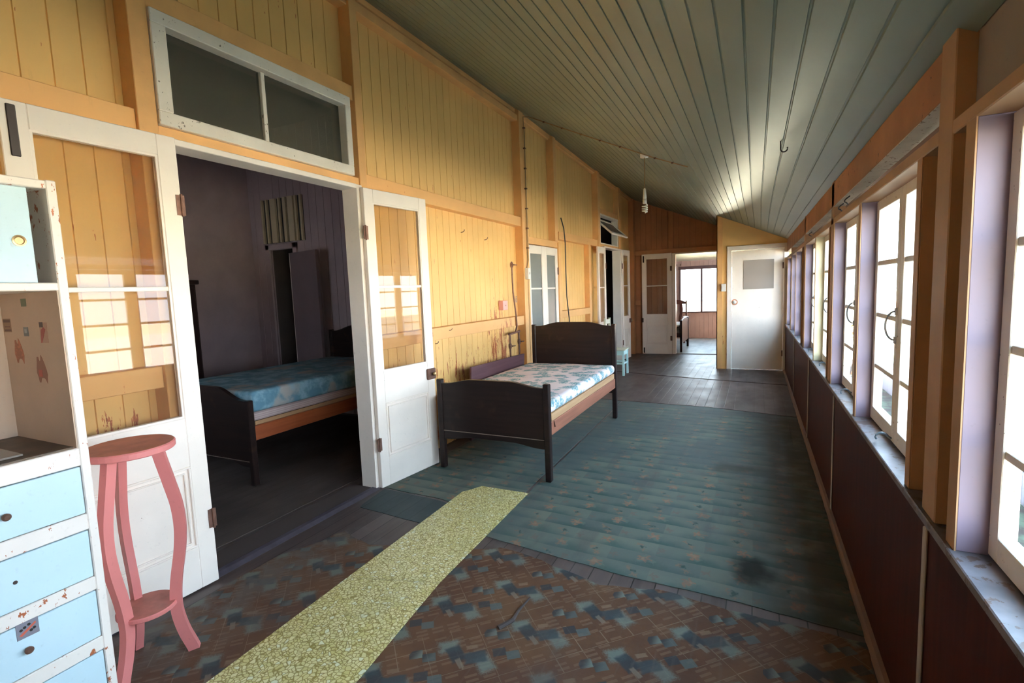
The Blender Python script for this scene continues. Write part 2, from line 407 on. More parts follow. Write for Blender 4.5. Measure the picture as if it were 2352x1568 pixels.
def lino_plain(name, c1, c2, r=0.2):
    m = Mat(name, 0.3, 0.14)
    n = m.noise(3, 1.2, 1, det=5); c = m.mix(n.step(0.3, 0.7), c1, c2)
    b = (m.x / 0.11); f = (b.fract() - 0.5).abs()
    ln = f.step(0.45, 0.5)
    c = m.mix(ln * 0.35, c, mul(c1, 0.5))
    sp = m.noise(40, 8, 1, det=3).step(0.62, 0.75); c = m.mix(sp * 0.5, c, mul(c2, 1.5))
    m.bump(m.noise(5, 1.5, 1, det=3) + ln * -0.4 + m.noise(30, 6, 1, det=2) * 0.2, 0.006, 0.55)
    m.rough(m.noise(6, 3, 1, det=3) * 0.3 + r + 0.2)
    return m.color(c).m
M_lino2 = lino_plain('brown_grey_lino', (0.066, 0.044, 0.041, 1), (0.105, 0.074, 0.067, 1), 0.10)
M_lino3 = lino_plain('grey_brown_lino', (0.060, 0.044, 0.042, 1), (0.098, 0.074, 0.067, 1), 0.08)
M_lino4 = lino_plain('grey_blue_lino', (0.12, 0.13, 0.13, 1), (0.17, 0.18, 0.175, 1), 0.10)
M_lino5 = lino_plain('blue_green_lino', (0.048, 0.060, 0.060, 1), (0.072, 0.082, 0.080, 1), 0.3)
M_bedfloor = lino_plain('bedroom_lino', (0.06, 0.045, 0.04, 1), (0.10, 0.075, 0.065, 1), 0.35)

def runner_mat():
    m = Mat('yellow_pebble_vinyl', 0.38, 0.5)
    wx = m.x + m.noise(18, det=2) * 0.02; wy = m.y + m.noise(18, det=2, off=3) * 0.02
    e = m.voro(wx, wy, 0.0, 'DISTANCE_TO_EDGE', 56.0)
    col = m.voro(wx, wy, 0.0, 'F1', 56.0, 'Color')
    sp = m.nt.nodes.new('ShaderNodeSeparateColor'); m.nt.links.new(col, sp.inputs[0]); h = X(m.nt, sp.outputs[0])
    cell = m.mix(h, (0.60, 0.52, 0.20, 1), (0.78, 0.70, 0.40, 1))
    cell = m.mix(h.gt(0.93), cell, (0.74, 0.72, 0.52, 1))
    c = m.mix(e.step(0.13, 0.03) * 0.95, cell, (0.27, 0.19, 0.035, 1))
    d = m.noise(4, det=4).step(0.5, 0.8); c = m.mix(d * 0.35, c, (0.33, 0.32, 0.17, 1))
    fold = (((m.y - m.x * 0.30) - 2.46).abs()).step(0.012, 0.0); c = m.mix(fold * 0.35, c, (0.2, 0.16, 0.07, 1))
    m.bump(e.step(0.0, 0.2), 0.001, 0.3)
    return m.color(c).m
M_runner = runner_mat()

def mattress_floral():
    m = Mat('pale_floral_ticking', 0.75, 0.2)
    d = m.voro(m.x, m.y, m.z, 'F1', 8.5)
    n = m.noise(34, det=4); n2 = m.noise(60, det=3)
    blob = (d + (n - 0.5) * 0.45).step(0.58, 0.42)
    fl = blob * (n2.step(0.40, 0.50))
    c = m.mix(m.noise(3, det=3).step(0.35, 0.7), (0.70, 0.62, 0.645, 1), (0.80, 0.72, 0.73, 1))
    c = m.mix(blob * 0.35, c, (0.38, 0.52, 0.55, 1)); c = m.mix(fl * 0.9, c, (0.10, 0.28, 0.33, 1))
    k = (d + (n2 - 0.5) * 0.1).step(0.09, 0.05) * 0.8; c = m.mix(k, c, (0.26, 0.20, 0.17, 1))
    return m.color(c).m
M_matt1 = mattress_floral()
def mattress_teal(name, a, b, d_):
    m = Mat(name, 0.7, 0.3)
    n = m.noise(7, det=4, rough=0.6); n2 = m.noise(3.5, det=2, off=5)
    c = m.mix(n.step(0.4, 0.6), a, b); c = m.mix(n2.step(0.52, 0.62) * n.step(0.3, 0.6) * 0.8, c, d_)
    return m.color(c).m
M_matt2 = mattress_teal('teal_tapestry_ticking', (0.14, 0.30, 0.40, 1), (0.30, 0.50, 0.60, 1), (0.48, 0.42, 0.37, 1))
M_matt3 = mattress_teal('dark_leaf_ticking', (0.05, 0.07, 0.05, 1), (0.12, 0.14, 0.10, 1), (0.3, 0.3, 0.25, 1))
def stripe_mat():
    m = Mat('striped_ticking', 0.8, 0.2)
    s_ = ((m.z * 60.0).fract()).gt(0.6); c = m.mix(s_ * 0.5, (0.55, 0.44, 0.42, 1), (0.32, 0.20, 0.22, 1)); return m.color(c).m
M_stripe = stripe_mat()
M_sheet = paint('white_sheet', (0.72, 0.72, 0.72, 1), 0.8, 0.08)

def ground_mat():
    m = Mat('dirt_and_grass', 0.9, 0.2)
    n = m.noise(1.6, det=5, rough=0.6); g = m.noise(9, det=5, rough=0.7)
    dirt = m.mix(g, (0.22, 0.165, 0.12, 1), (0.38, 0.31, 0.25, 1))
    grass = m.mix(g, (0.16, 0.18, 0.11, 1), (0.34, 0.36, 0.26, 1))
    return m.color(m.mix(n.step(0.42, 0.58), dirt, grass)).m
M_ground = ground_mat()
M_fence = paint('white_corrugated_iron', (0.30, 0.30, 0.34, 1), 0.5, 0.05)
M_leaf_y = Mat('croton_leaf', 0.5)
M_leaf_y.color(M_leaf_y.mix(M_leaf_y.noise(9, det=1).step(0.4, 0.6), (0.45, 0.50, 0.08, 1), (0.55, 0.12, 0.06, 1))); M_leaf_y = M_leaf_y.m
def mesh_mat():
    m = Mat('rusty_wire_mesh', 0.7); m.color((0.22, 0.15, 0.13, 1))
    a = ((m.y * 110.0).fract() - 0.5).abs().gt(0.16); b = ((m.z * 110.0).fract() - 0.5).abs().gt(0.30)
    mx = m.nt.nodes.new('ShaderNodeMixShader'); tr = m.nt.nodes.new('ShaderNodeBsdfTransparent')
    out = m.nt.nodes['Material Output']
    m.nt.links.new(a.max(b).k, mx.inputs[0]); m.nt.links.new(tr.outputs[0], mx.inputs[1]); m.nt.links.new(m.b.outputs[0], mx.inputs[2])
    m.nt.links.new(mx.outputs[0], out.inputs[0]); return m.m
M_mesh = mesh_mat()

# ================================================================== SHELL
XL, XR = -2.78, 0.48
YF, YC = 11.36, 9.47
def zl(y): return 3.80 if y < 6.1 else 3.80 - (y - 6.1) * (0.34 / 5.26)
def zr(y): return 2.125 + max(0, y - 2) * 0.0085
def zc(x, y):
    xl = XL + wdx(y); t = (x - xl) / (XR - xl)
    return zl(y) + (zr(y) - zl(y)) * t

def boards(mb, y0, y1, z0, z1, pitch=0.116, x=XL, off=0.04, back=0.022, g=0.004, dep=0.007):
    """V-jointed boards on a plane facing +x"""
    P = [(x, y0)]
    k = math.floor((y0 - off) / pitch) + 1
    while off + k * pitch < y1 - 0.01:
        yy = off + k * pitch
        if yy - g > y0 + 0.005: P += [(x, yy - g), (x - dep, yy - g * 0.35), (x - dep, yy + g * 0.35), (x, yy + g)]
        k += 1
    P += [(x, y1)]
    mb.strip([(a, b, z0) for a, b in P], [(a, b, z1) for a, b in P])
    ys = [y0 + (y1 - y0) * i / 4 for i in range(5)]
    for i in range(4): mb.box(x - back, x - dep - 0.002, ys[i], ys[i + 1], z0, z1)

mb = MB()
for y0, y1, z0, z1 in ((-2.1, 1.58, 0, 3.84), (1.58, 2.94, 2.945, 3.84), (1.58, 2.94, 2.34, 2.39), (2.94, 6.04, 0, 3.84), (6.04, 7.06, 2.13, 3.84), (7.06, 8.98, 0, 3.84),
                       (8.98, 9.11, 0, 2.31), (8.98, 9.11, 2.86, 3.84), (9.11, 10.10, 2.86, 3.84), (9.11, 10.10, 2.27, 2.31), (10.10, 11.42, 0, 3.84)):
    boards(mb, y0, y1, z0, z1)
struct(mb.build('wall_left', M_wall, warp=True), 'yellow vertical board wall of the verandah with peeling paint', 'wall')

# floor
mb = MB(); mb.box(-6.5, 0.62, -2.2, 15.2, -0.12, 0.0)
struct(mb.build('floor', M_floor), 'worn grey brown floorboards running the length of the verandah', 'floor')

# ceiling : boards along y
mb = MB()
ys = [-2.15, 0, 2, 4, 6.1, 7.5, 9, 10.2, 11.42]
nb = 37
for b in range(nb):
    for i in range(len(ys) - 1):
        def P(t, y, dz=0.0):
            xl = XL - 0.03 + wdx(y); xr = 0.60
            x = xl + (xr - xl) * t
            return (x, y, zc(x, y) + dz)
        t0, t1 = b / nb, (b + 1) / nb; e = 0.0016; j = 0.0
        y0, y1 = ys[i], ys[i + 1]
        # board face and a groove
        A = [P(t0, y0, 0.006), P(t0 + e * .5, y0, 0.006), P(t0 + e, y0), P(t1 - e, y0), P(t1 - e * .5, y0, 0.006), P(t1, y0, 0.006)]
        B = [P(t0, y1, 0.006), P(t0 + e * .5, y1, 0.006), P(t0 + e, y1), P(t1 - e, y1), P(t1 - e * .5, y1, 0.006), P(t1, y1, 0.006)]
        mb.strip(A, B)
struct(mb.build('ceiling', M_ceil), 'sloping green grey tongue and groove board ceiling', 'ceiling')

# unseen roof added over everything to keep the sun out
mb = MB()
for (xa, za), (xb, zb) in (((0.74, 2.12), (-2.83, 4.02)), ((-2.83, 4.02), (-5.0, 5.1)), ((-5.0, 5.1), (-7.0, 4.0))):
    mb.hexa([(xa, -2.3, za), (xa, -2.3, za + 0.03), (xa, 11.5, za), (xa, 11.5, za + 0.03), (xb, -2.3, zb), (xb, -2.3, zb + 0.03), (xb, 11.5, zb), (xb, 11.5, zb + 0.03)])
mb.hexa([(0.9, 11.5, 4.4), (0.9, 11.5, 4.45), (0.9, 15.5, 2.42), (0.9, 15.5, 2.47), (-7, 11.5, 4.4), (-7, 11.5, 4.45), (-7, 15.5, 2.42), (-7, 15.5, 2.47)])
struct(mb.build('roof', M_roof), 'unseen iron roof added above the verandah ceiling to block the sun', 'roof')

# near end wall behind the viewer
mb = MB(); mb.box(-2.86, 0.62, -2.2, -2.12, 0, 4.1)
struct(mb.build('wall_near', M_wall), 'yellow end wall at the near end of the verandah', 'wall')

# far wall
def boards_y(mb, x0, x1, z0, z1, y, pitch=0.115, face=-1, off=0.0, g=0.004, dep=0.007, back=0.03, ztop=None):
    P = [(x0, y)]
    k = math.floor((x0 - off) / pitch) + 1
    while off + k * pitch < x1 - 0.01:
        xx = off + k * pitch
        if xx - g > x0 + 0.005: P += [(xx - g, y), (xx - g * .35, y - face * dep), (xx + g * .35, y - face * dep), (xx + g, y)]
        k += 1
    P += [(x1, y)]
    zt = ztop or (lambda x: z1)
    mb.strip([(a, b, z0) for a, b in P], [(a, b, zt(a)) for a, b in P])
    ya, yb = sorted((y - face * (dep + 0.002), y - face * back))
    mb.hexa([(x0, ya, z0), (x0, ya, zt(x0)), (x0, yb, z0), (x0, yb, zt(x0)), (x1, ya, z0), (x1, ya, zt(x1)), (x1, yb, z0), (x1, yb, zt(x1))])
mb = MB()
ft = lambda x: zc(x, YF) + 0.03
boards_y(mb, -2.62, -1.63, 0, 2.2, YF)
boards_y(mb, -2.62, -0.55, 2.19, 3.6, YF, ztop=ft)
struct(mb.build('wall_far', M_far), 'yellow vertical board wall, low light painted in, at the far end of the verandah', 'wall')

# closet partition (small built-in room at the far right)
mb = MB()
ct = lambda x: zc(x, YC) + 0.03
mb.hexa([(-0.60, YC, 0), (-0.60, YC, ct(-0.60)), (-0.60, YC + .04, 0), (-0.60, YC + .04, ct(-.6)), (-0.375, YC, 0), (-0.375, YC, ct(-.375)), (-0.375, YC + .04, 0), (-0.375, YC + .04, ct(-.375))])
mb.hexa([(-0.375, YC, 2.06), (-0.375, YC, ct(-0.375)), (-0.375, YC + .04, 2.06), (-0.375, YC + .04, ct(-.375)), (0.60, YC, 2.06), (0.60, YC, ct(.6)), (0.60, YC + .04, 2.06), (0.60, YC + .04, ct(.6))])
mb.box(0.43, 0.60, YC, YC + .04, 0, 2.06)
mb.hexa([(-0.60, YC + .04, 0), (-0.60, YC + .04, ct(-.6)), (-0.60, YF, 0), (-.60, YF, ft(-.6)), (-0.565, YC + .04, 0), (-.565, YC + .04, ct(-.565)), (-.565, YF, 0), (-.565, YF, ft(-.565))])
struct(mb.build('wall_closet', M_wall), 'yellow partition around the closed white door at the far right', 'wall')
mb = MB(); mb.box(-0.615, -0.52, YC - 0.012, YC, 0, zc(-.56, YC)); mb.box(-0.615, -0.60, YC - .012, YC + .09, 0, zc(-.6, YC))
struct(mb.build('trim_1', M_trim), 'nailed yellow corner board of the closet partition', 'trim')

# bedroom beyond the french doors and dim room behind the far doors
YB = 4.79
mb = MB()
mb.box(-6.40, -6.34, 0.3, YB, 0, 3.8)
struct(mb.build('wall_bedroom_left', M_mauve), 'mauve side wall of the dark bedroom', 'wall')
mb = MB()
boards_y(mb, -6.34, -5.98, 0, 3.8, YB, 0.13); boards_y(mb, -5.53, -2.81, 0, 3.8, YB, 0.13); boards_y(mb, -5.98, -5.53, 2.19, 3.8, YB, 0.13)
struct(mb.build('wall_bedroom_back', M_mauve), 'mauve board wall of the bedroom with a vent above its door', 'wall')
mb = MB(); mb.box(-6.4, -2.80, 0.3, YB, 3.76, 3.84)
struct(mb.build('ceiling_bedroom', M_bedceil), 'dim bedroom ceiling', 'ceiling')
mb = MB(); mb.box(-6.4, -5.3, 0.30, 0.36, 0, 3.8); mb.box(-4.9, -2.82, 0.30, 0.36, 0, 3.8); mb.box(-5.3, -4.9, 0.30, 0.36, 0, 0.8); mb.box(-5.3, -4.9, 0.30, 0.36, 1.7, 3.8)
struct(mb.build('wall_bedroom_near', M_mauve), 'near wall of the dark bedroom', 'wall')
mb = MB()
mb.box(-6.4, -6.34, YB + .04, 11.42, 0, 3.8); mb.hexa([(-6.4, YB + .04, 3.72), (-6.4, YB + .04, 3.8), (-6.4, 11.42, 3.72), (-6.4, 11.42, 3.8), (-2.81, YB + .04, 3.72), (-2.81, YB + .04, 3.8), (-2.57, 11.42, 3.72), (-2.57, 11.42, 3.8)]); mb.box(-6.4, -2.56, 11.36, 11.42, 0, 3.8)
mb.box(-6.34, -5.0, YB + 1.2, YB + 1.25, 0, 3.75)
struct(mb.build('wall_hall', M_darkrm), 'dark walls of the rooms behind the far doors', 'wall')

# far room
mb = MB()
boards_y(mb, -4.5, -1.93, 0, 2.3, 15.0, 0.118); boards_y(mb, -1.93, 0.65, 0, 0.74, 15.0, 0.118); boards_y(mb, -1.93, 0.65, 1.96, 2.3, 15.0, 0.118); boards_y(mb, -0.30, 0.65, 0.74, 1.96, 15.0, 0.118)
struct(mb.build('wall_far_room', M_pink), 'pinkish board wall under the bright window of the far room', 'wall')
mb = MB(); mb.box(-4.56, -4.5, 11.42, 15.05, 0, 4.2); mb.box(0.60, 0.66, YC, 15.05, 0, 4.2)
struct(mb.build('wall_far_room_side', M_pink), 'side walls of the far room', 'wall')
mb = MB()
nbd = 30
for k in range(nbd):
    ya, yb = 11.36 + 3.7 * k / nbd, 11.36 + 3.7 * (k + 1) / nbd; f = lambda y: 3.75 - (y - 11.36) * 0.43
    mb.strip([(-4.56, ya + .006, f(ya)), (-4.56, yb - .006, f(yb)), (-4.56, yb, f(yb) + .008)], [(0.66, ya + .006, f(ya)), (0.66, yb - .006, f(yb)), (0.66, yb, f(yb) + .008)])
    mb.strip([(-4.56, ya, f(ya) + .008), (-4.56, ya + .006, f(ya))], [(0.66, ya, f(ya) + .008), (0.66, ya + .006, f(ya))])
mb.hexa([(-4.56, 11.36, 3.78), (-4.56, 11.36, 3.82), (-4.56, 15.1, 2.16), (-4.56, 15.1, 2.20), (.66, 11.36, 3.78), (.66, 11.36, 3.82), (.66, 15.1, 2.16), (.66, 15.1, 2.20)])
struct(mb.build('ceiling_far_room', M_fceil), 'pale green sloping board ceiling of the far room', 'ceiling')

# ------------------------------------------------------------------ left wall rails, posts and cornice
TN = [1]
def trim(mb, m, label, warp=False, bevel=0.003):
    TN[0] += 1
    return struct(mb.build('trim_%d' % TN[0], m, warp=warp, bevel=bevel), label, 'trim')
fx = -2.69
trim(MB().box(XL, fx + .02, 1.465, 1.555, 0, 3.82), M_trim, 'ochre stud left of the near french doors')
trim(MB().box(XL, fx + .02, 2.965, 3.04, 0, 3.82), M_trim, 'ochre stud right of the near french doors')
trim(MB().box(XL, fx, 1.555, 2.965, 2.948, 3.055), M_trim, 'ochre rail above the near transom window')
trim(MB().box(XL, fx + .01, 1.555, 2.965, 2.335, 2.392), M_trim, 'ochre rail between near doorway and transom window')
trim(MB().box(XL, fx, -2.1, 1.465, 2.335, 2.445), M_rail, 'ochre rail behind the folded back near door')
trim(MB().box(XL, fx, 3.04, 5.87, 2.325, 2.44), M_rail, 'long ochre rail level with the near door head')
trim(MB().box(XL, fx, -2.1, 1.465, 1.085, 1.195), M_rail, 'ochre middle rail seen through the near door glass')
trim(MB().box(XL, fx, 3.04, 5.60, 1.075, 1.19), M_rail, 'ochre middle rail behind the verandah bed')
trim(MB().box(XL, fx, 5.63, 5.87, 1.075, 1.19), M_rail, 'short ochre rail piece right of the rusty pipe')
trim(MB().box(XL, fx + .02, 5.87, 6.0, 0, 3.81), M_trim, 'ochre post carrying the cable to the switch')
trim(MB().box(XL, fx + .02, 5.98, 6.05, 0, 2.2), M_trim, 'ochre door jamb beside the closed glazed doors', True)
trim(MB().box(XL, fx, 5.98, 7.12, 2.125, 2.215), M_trim, 'ochre head over the closed glazed doors', True)
trim(MB().box(XL, fx + .02, 7.04, 7.12, 0, 2.2), M_trim, 'ochre jamb right of the closed glazed doors', True)
trim(MB().box(XL, fx + .02, 6.93, 7.03, 2.215, 3.80), M_trim, 'ochre upper stud over the closed glazed doors', True)
trim(MB().box(XL, fx, 7.12, 8.86, 2.255, 2.37), M_rail, 'ochre rail left of the far french doors', True)
trim(MB().box(XL, fx, 7.12, 8.40, 1.075, 1.18), M_rail, 'ochre middle rail beyond the black cable', True)
trim(MB().box(XL, fx, 8.40, 8.50, 0, 2.255), M_trim, 'ochre stud left of the far french doors', True)
trim(MB().box(XL, fx + .02, 8.86, 8.97, 2.2, 3.7), M_trim, 'ochre stud left of the tilted transom window', True)
trim(MB().box(XL, fx + .01, 8.97, 10.12, 2.262, 2.315), M_trim, 'ochre rail over the far french doors', True)
trim(MB().box(XL, fx + .02, 10.12, 10.25, 0, 3.6), M_trim, 'ochre stud right of the far french doors', True)
trim(MB().box(XL, fx, 8.97, 10.12, 2.862, 2.95), M_trim, 'ochre rail above the tilted transom window', True)
trim(MB().box(XL, fx + .02, 11.22, 11.34, 0, 3.5), M_farrail, 'corner stud with low light painted in at the far left', True)
# cornice
mb = MB()
for a, b in ((-2.1, 5.99), (6.01, 11.34)):
    pts = [(0, 0.025), (0, -0.085), (0.016, -0.085), (0.034, -0.072), (0.040, -0.055), (0.060, -0.045), (0.064, 0.025)]
    mb.prism(pts, lambda u, v: (XL + wdx(a) + u, a, zl(a) + v - u * .49), lambda u, v: (XL + wdx(b) + u, b, zl(b) + v - u * .45))
trim(mb, M_trim, 'ochre cornice along the top of the left wall', bevel=0)
trim(MB().box(XL, fx + .0, -2.1, 5.87, 3.62, 3.69), M_trim, 'ochre top rail under the cornice')
# far wall rails
fy = YF - 0.05
trim(MB().box(-2.45, -0.60, fy, YF, 2.195, 2.30), M_farrail, 'head rail with low light painted in across the far wall')
trim(MB().box(-2.45, -2.30, fy, YF, 1.10, 1.20), M_farrail, 'short middle rail with low light painted in at the far left corner')
trim(MB().box(-1.70, -1.60, fy, YF, 2.30, zc(-1.65, YF)), M_farrail, 'stud with low light painted in above the far doorway')
trim(MB().box(-1.625, -1.555, fy - .01, YF + .05, 0, 2.20), M_white, 'white jamb of the far doorway')
trim(MB().box(-1.555, -0.60, fy - .01, YF + .05, 2.17, 2.20), M_white, 'white head of the far doorway')
trim(MB().box(-1.56, -0.62, YF - .05, YF + .05, 0, 0.016), M_stump, 'dark threshold of the far doorway')

# ------------------------------------------------------------------ right wall
XW = 0.545         # sash plane
mb = MB()
mb.box(0.455, 0.60, -2.1, YC, 0, 0.775)
ends = [-2.1]
WIN = [(-0.36, 0.56), (0.64, 1.575), (2.05, 3.0), (3.08, 3.93), (4.22, 5.06), (5.13, 6.02), (6.50, 7.37), (7.45, 8.19), (8.48, 9.24)]
prev = -2.1; GAPS = []
for a, b in WIN: GAPS.append((prev, a - 0.03)); prev = b + 0.03
GAPS.append((prev, YC))
mb.box(0.52, 0.60, -2.1, 1.735, 1.90, 2.3)
mb.hexa([(0.575, 1.7, 2.02), (0.575, 1.7, 2.2), (0.575, YC, 2.02), (0.575, YC, 2.26), (0.61, 1.7, 2.02), (0.61, 1.7, 2.2), (0.61, YC, 2.02), (0.61, YC, 2.26)])
struct(mb.build('wall_right', M_wains), 'dark red brown panelled dado wall below the casement windows', 'wall')
mb = MB()
for a, b in GAPS: mb.box(0.564, 0.570, a - .028, b + .028, 0.80, 1.91)
struct(mb.build('wall_right_cladding', M_winpaint), 'white outside cladding between the casement windows', 'wall')
mb = MB()
for a, b in GAPS:
    if b - a > 0.06: mb.box(0.556, 0.563, a, b, 0.80, 1.868)
struct(mb.build('wall_right_lining', M_post), 'brown boarding in the recesses between windows and posts', 'wall')
mb = MB(); mb.box(0.505, 0.52, -2.1, 1.73, 1.895, 2.2)
struct(mb.build('wall_right_upper', M_fibro), 'grey sheeting above the nearest window', 'wall')
trim(MB().box(0.450, 0.62, -2.1, YC, 0.775, 0.80), M_sill, 'weathered grey sill board under all the windows')
trim(MB().box(0.462, 0.575, -2.1, 1.735, 1.868, 1.905), M_post, 'brown head rail over the nearest window')
trim(MB().box(0.462, 0.575, 1.845, YC, 1.868, 1.908), M_post, 'long brown head rail over the row of windows')
mb = MB()
mb.hexa([(0.462, 1.845, 1.982), (0.462, 1.845, 2.122), (0.462, YC, 1.990), (0.462, YC, 2.195), (0.53, 1.845, 1.982), (0.53, 1.845, 2.095), (0.53, YC, 1.990), (0.53, YC, 2.17)])
trim(mb, M_beam, 'rough brown beam above the vent slot')
mb = MB(); mb.box(0.462, 0.528, 1.846, YC, 1.9795, 1.9825)  # daylight from below is put into the pale underside colour
trim(mb, paint('lit_beam_underside', (0.62, 0.57, 0.50, 1), 0.7, 0.25, chip=(0.74, 40, 40), chip_col=S(120, 95, 75)), 'flaking underside of the window beam, painted pale for light from below', bevel=0)
for y0, y1, lab in ((-0.50, -0.40, 'brown post behind the viewer'), (1.735, 1.85, 'thick brown post between the two nearest windows'), (3.975, 4.09, 'brown post between the third and fourth windows'), (6.07, 6.19, 'brown post between the fifth and sixth windows'), (8.25, 8.37, 'brown post near the closet end of the windows')):
    trim(MB().box(0.462, 0.555, y0, y1, 0.80, zc(.47, y0) + .02), M_post, lab)
mb = MB()
for y0, y1 in ((1.85, 3.975), (4.09, 6.07), (6.19, 8.25)): mb.box(0.528, 0.531, y0, y1, 1.905, 1.985)
struct(mb.build('vent_mesh', M_mesh), 'rusty wire mesh in the slot above the windows', 'mesh screen')
struct(MB().prism([(0.455, 0), (0.425, 0), (0.43, 0.014), (0.44, 0.025), (0.455, 0.03)], lambda x, z: (x, -2.1, z), lambda x, z: (x, YC, z)).build('baseboard_right', M_basebd), 'brown quad moulding along the foot of the dado', 'baseboard')
for yb, lab in ((1.76, 'pale cover strip on the dado below the thick near post'), (3.655, 'second pale cover strip along the dado'), (5.32, 'third pale cover strip along the dado'), (7.27, 'furthest pale cover strip on the dado')):
    trim(MB().box(0.447, 0.455, yb - .014, yb + .014, 0.03, 0.775), M_strip, lab)

WLAB = ['casement window beside the viewer', 'nearest casement window, cut by the photo edge, with the fence outside',
        'second casement window pair, just past the thick brown post', 'third casement window pair with a colourful shrub outside', 'fourth casement window pair beside the cream reveal',
        'fifth casement window pair, far lilac reveal before a brown post', 'sixth casement window pair down the row', 'seventh casement window pair down the row', 'furthest casement window beside the closet door']
ZB = [1.57, 1.325, 1.075]
for wi, (a, b) in enumerate(WIN):
    o = empty('window_%d' % (wi + 1), (XW, a, 0.80), WLAB[wi] , 'window', kind='structure')
    og = (XW, a, 0.80)
    far = M_cream if wi == 4 else M_lilac
    MB().box(0.465, 0.5635, b, b + 0.03, 0.80, 1.868).build('reveal', far, o, og, 0.002)['label'] = ('cream' if wi == 4 else 'lilac') + ' painted reveal board'
    MB().box(0.465, 0.5635, a - .03, a, 0.80, 1.868).build('reveal', M_post, o, og, 0.002)
    # front edge trims (brown)
    MB().box(0.462, 0.4655, b - 0.001, b + (0.06 if wi == 1 else 0.032), 0.80, 1.868).build('edge_trim', M_post, o, og)
    MB().box(0.562, 0.575, a, b, 0.80, 0.812).build('sill_bead', M_sill, o, og)
    wd = (b - a) / 2 - 0.004
    for k in range(2):
        y0 = a + 0.002 + k * (wd + 0.004); y1 = y0 + wd
        st = 0.05
        mb = MB()
        x0, x1 = XW - 0.018, XW + 0.018
        mb.box(x0, x1, y0, y0 + st, 0.806, 1.864); mb.box(x0, x1, y1 - st, y1, 0.806, 1.864)
        mb.box(x0, x1, y0 + st, y1 - st, 1.82, 1.864); mb.box(x0, x1, y0 + st, y1 - st, 0.806, 0.87)
        for z in ZB: mb.box(x0 + .004, x1 - .004, y0 + st, y1 - st, z - .011, z + .011)
        s_ = mb.build('sash', M_winpaint, o, og, 0.002)
        mb = MB()
        zz = [0.87] + ZB[::-1] + [1.82]
        for q in range(4): mb.box(XW + .002, XW + .005, y0 + st - .004, y1 - st + .004, zz[q] + (0.009 if q else -0.004), zz[q + 1] - (0.009 if q < 3 else -0.004))
        mb.build('glass_pane', M_glass, s_)
        if k == 1:
            mb = MB(); pts = []
            for q in range(13):
                t = -PI / 2 + PI * q / 12; pts.append((x0 - 0.005 - 0.032 * math.cos(t), y0 + 0.028, 1.30 + 0.060 * math.sin(t)))
            mb.tube(pts, 0.0045, 6); mb.box(x0 - .006, x0, y0 + .018, y0 + .038, 1.225, 1.255); mb.box(x0 - .006, x0, y0 + .018, y0 + .038, 1.345, 1.375)
            mb.build('handle', M_steel, s_, og)['label'] = 'curved wire pull handle'
            mb = MB(); pts = []
            for q in range(11):
                t = PI * 0.1 + PI * 1.1 * q / 10; pts.append((x0 - 0.035 + 0.022 * math.cos(t), y0 + 0.03, 0.822 + 0.018 * math.sin(t)))
            pts.insert(0, (x0 - .002, y0 + .03, 0.818)); mb.tube(pts, 0.006, 6, 0.004)
            mb.build('stay_hook', M_stay, o, og)['label'] = 'blue grey metal stay hook on the sill'
mb = MB(); mb.box(0.462, 0.4655, 2.0, 2.05, .80, 1.868); mb.box(0.4655, 0.555, 2.0, 2.02, .8, 1.868)
trim(mb, M_post, 'brown jamb before the second window pair')

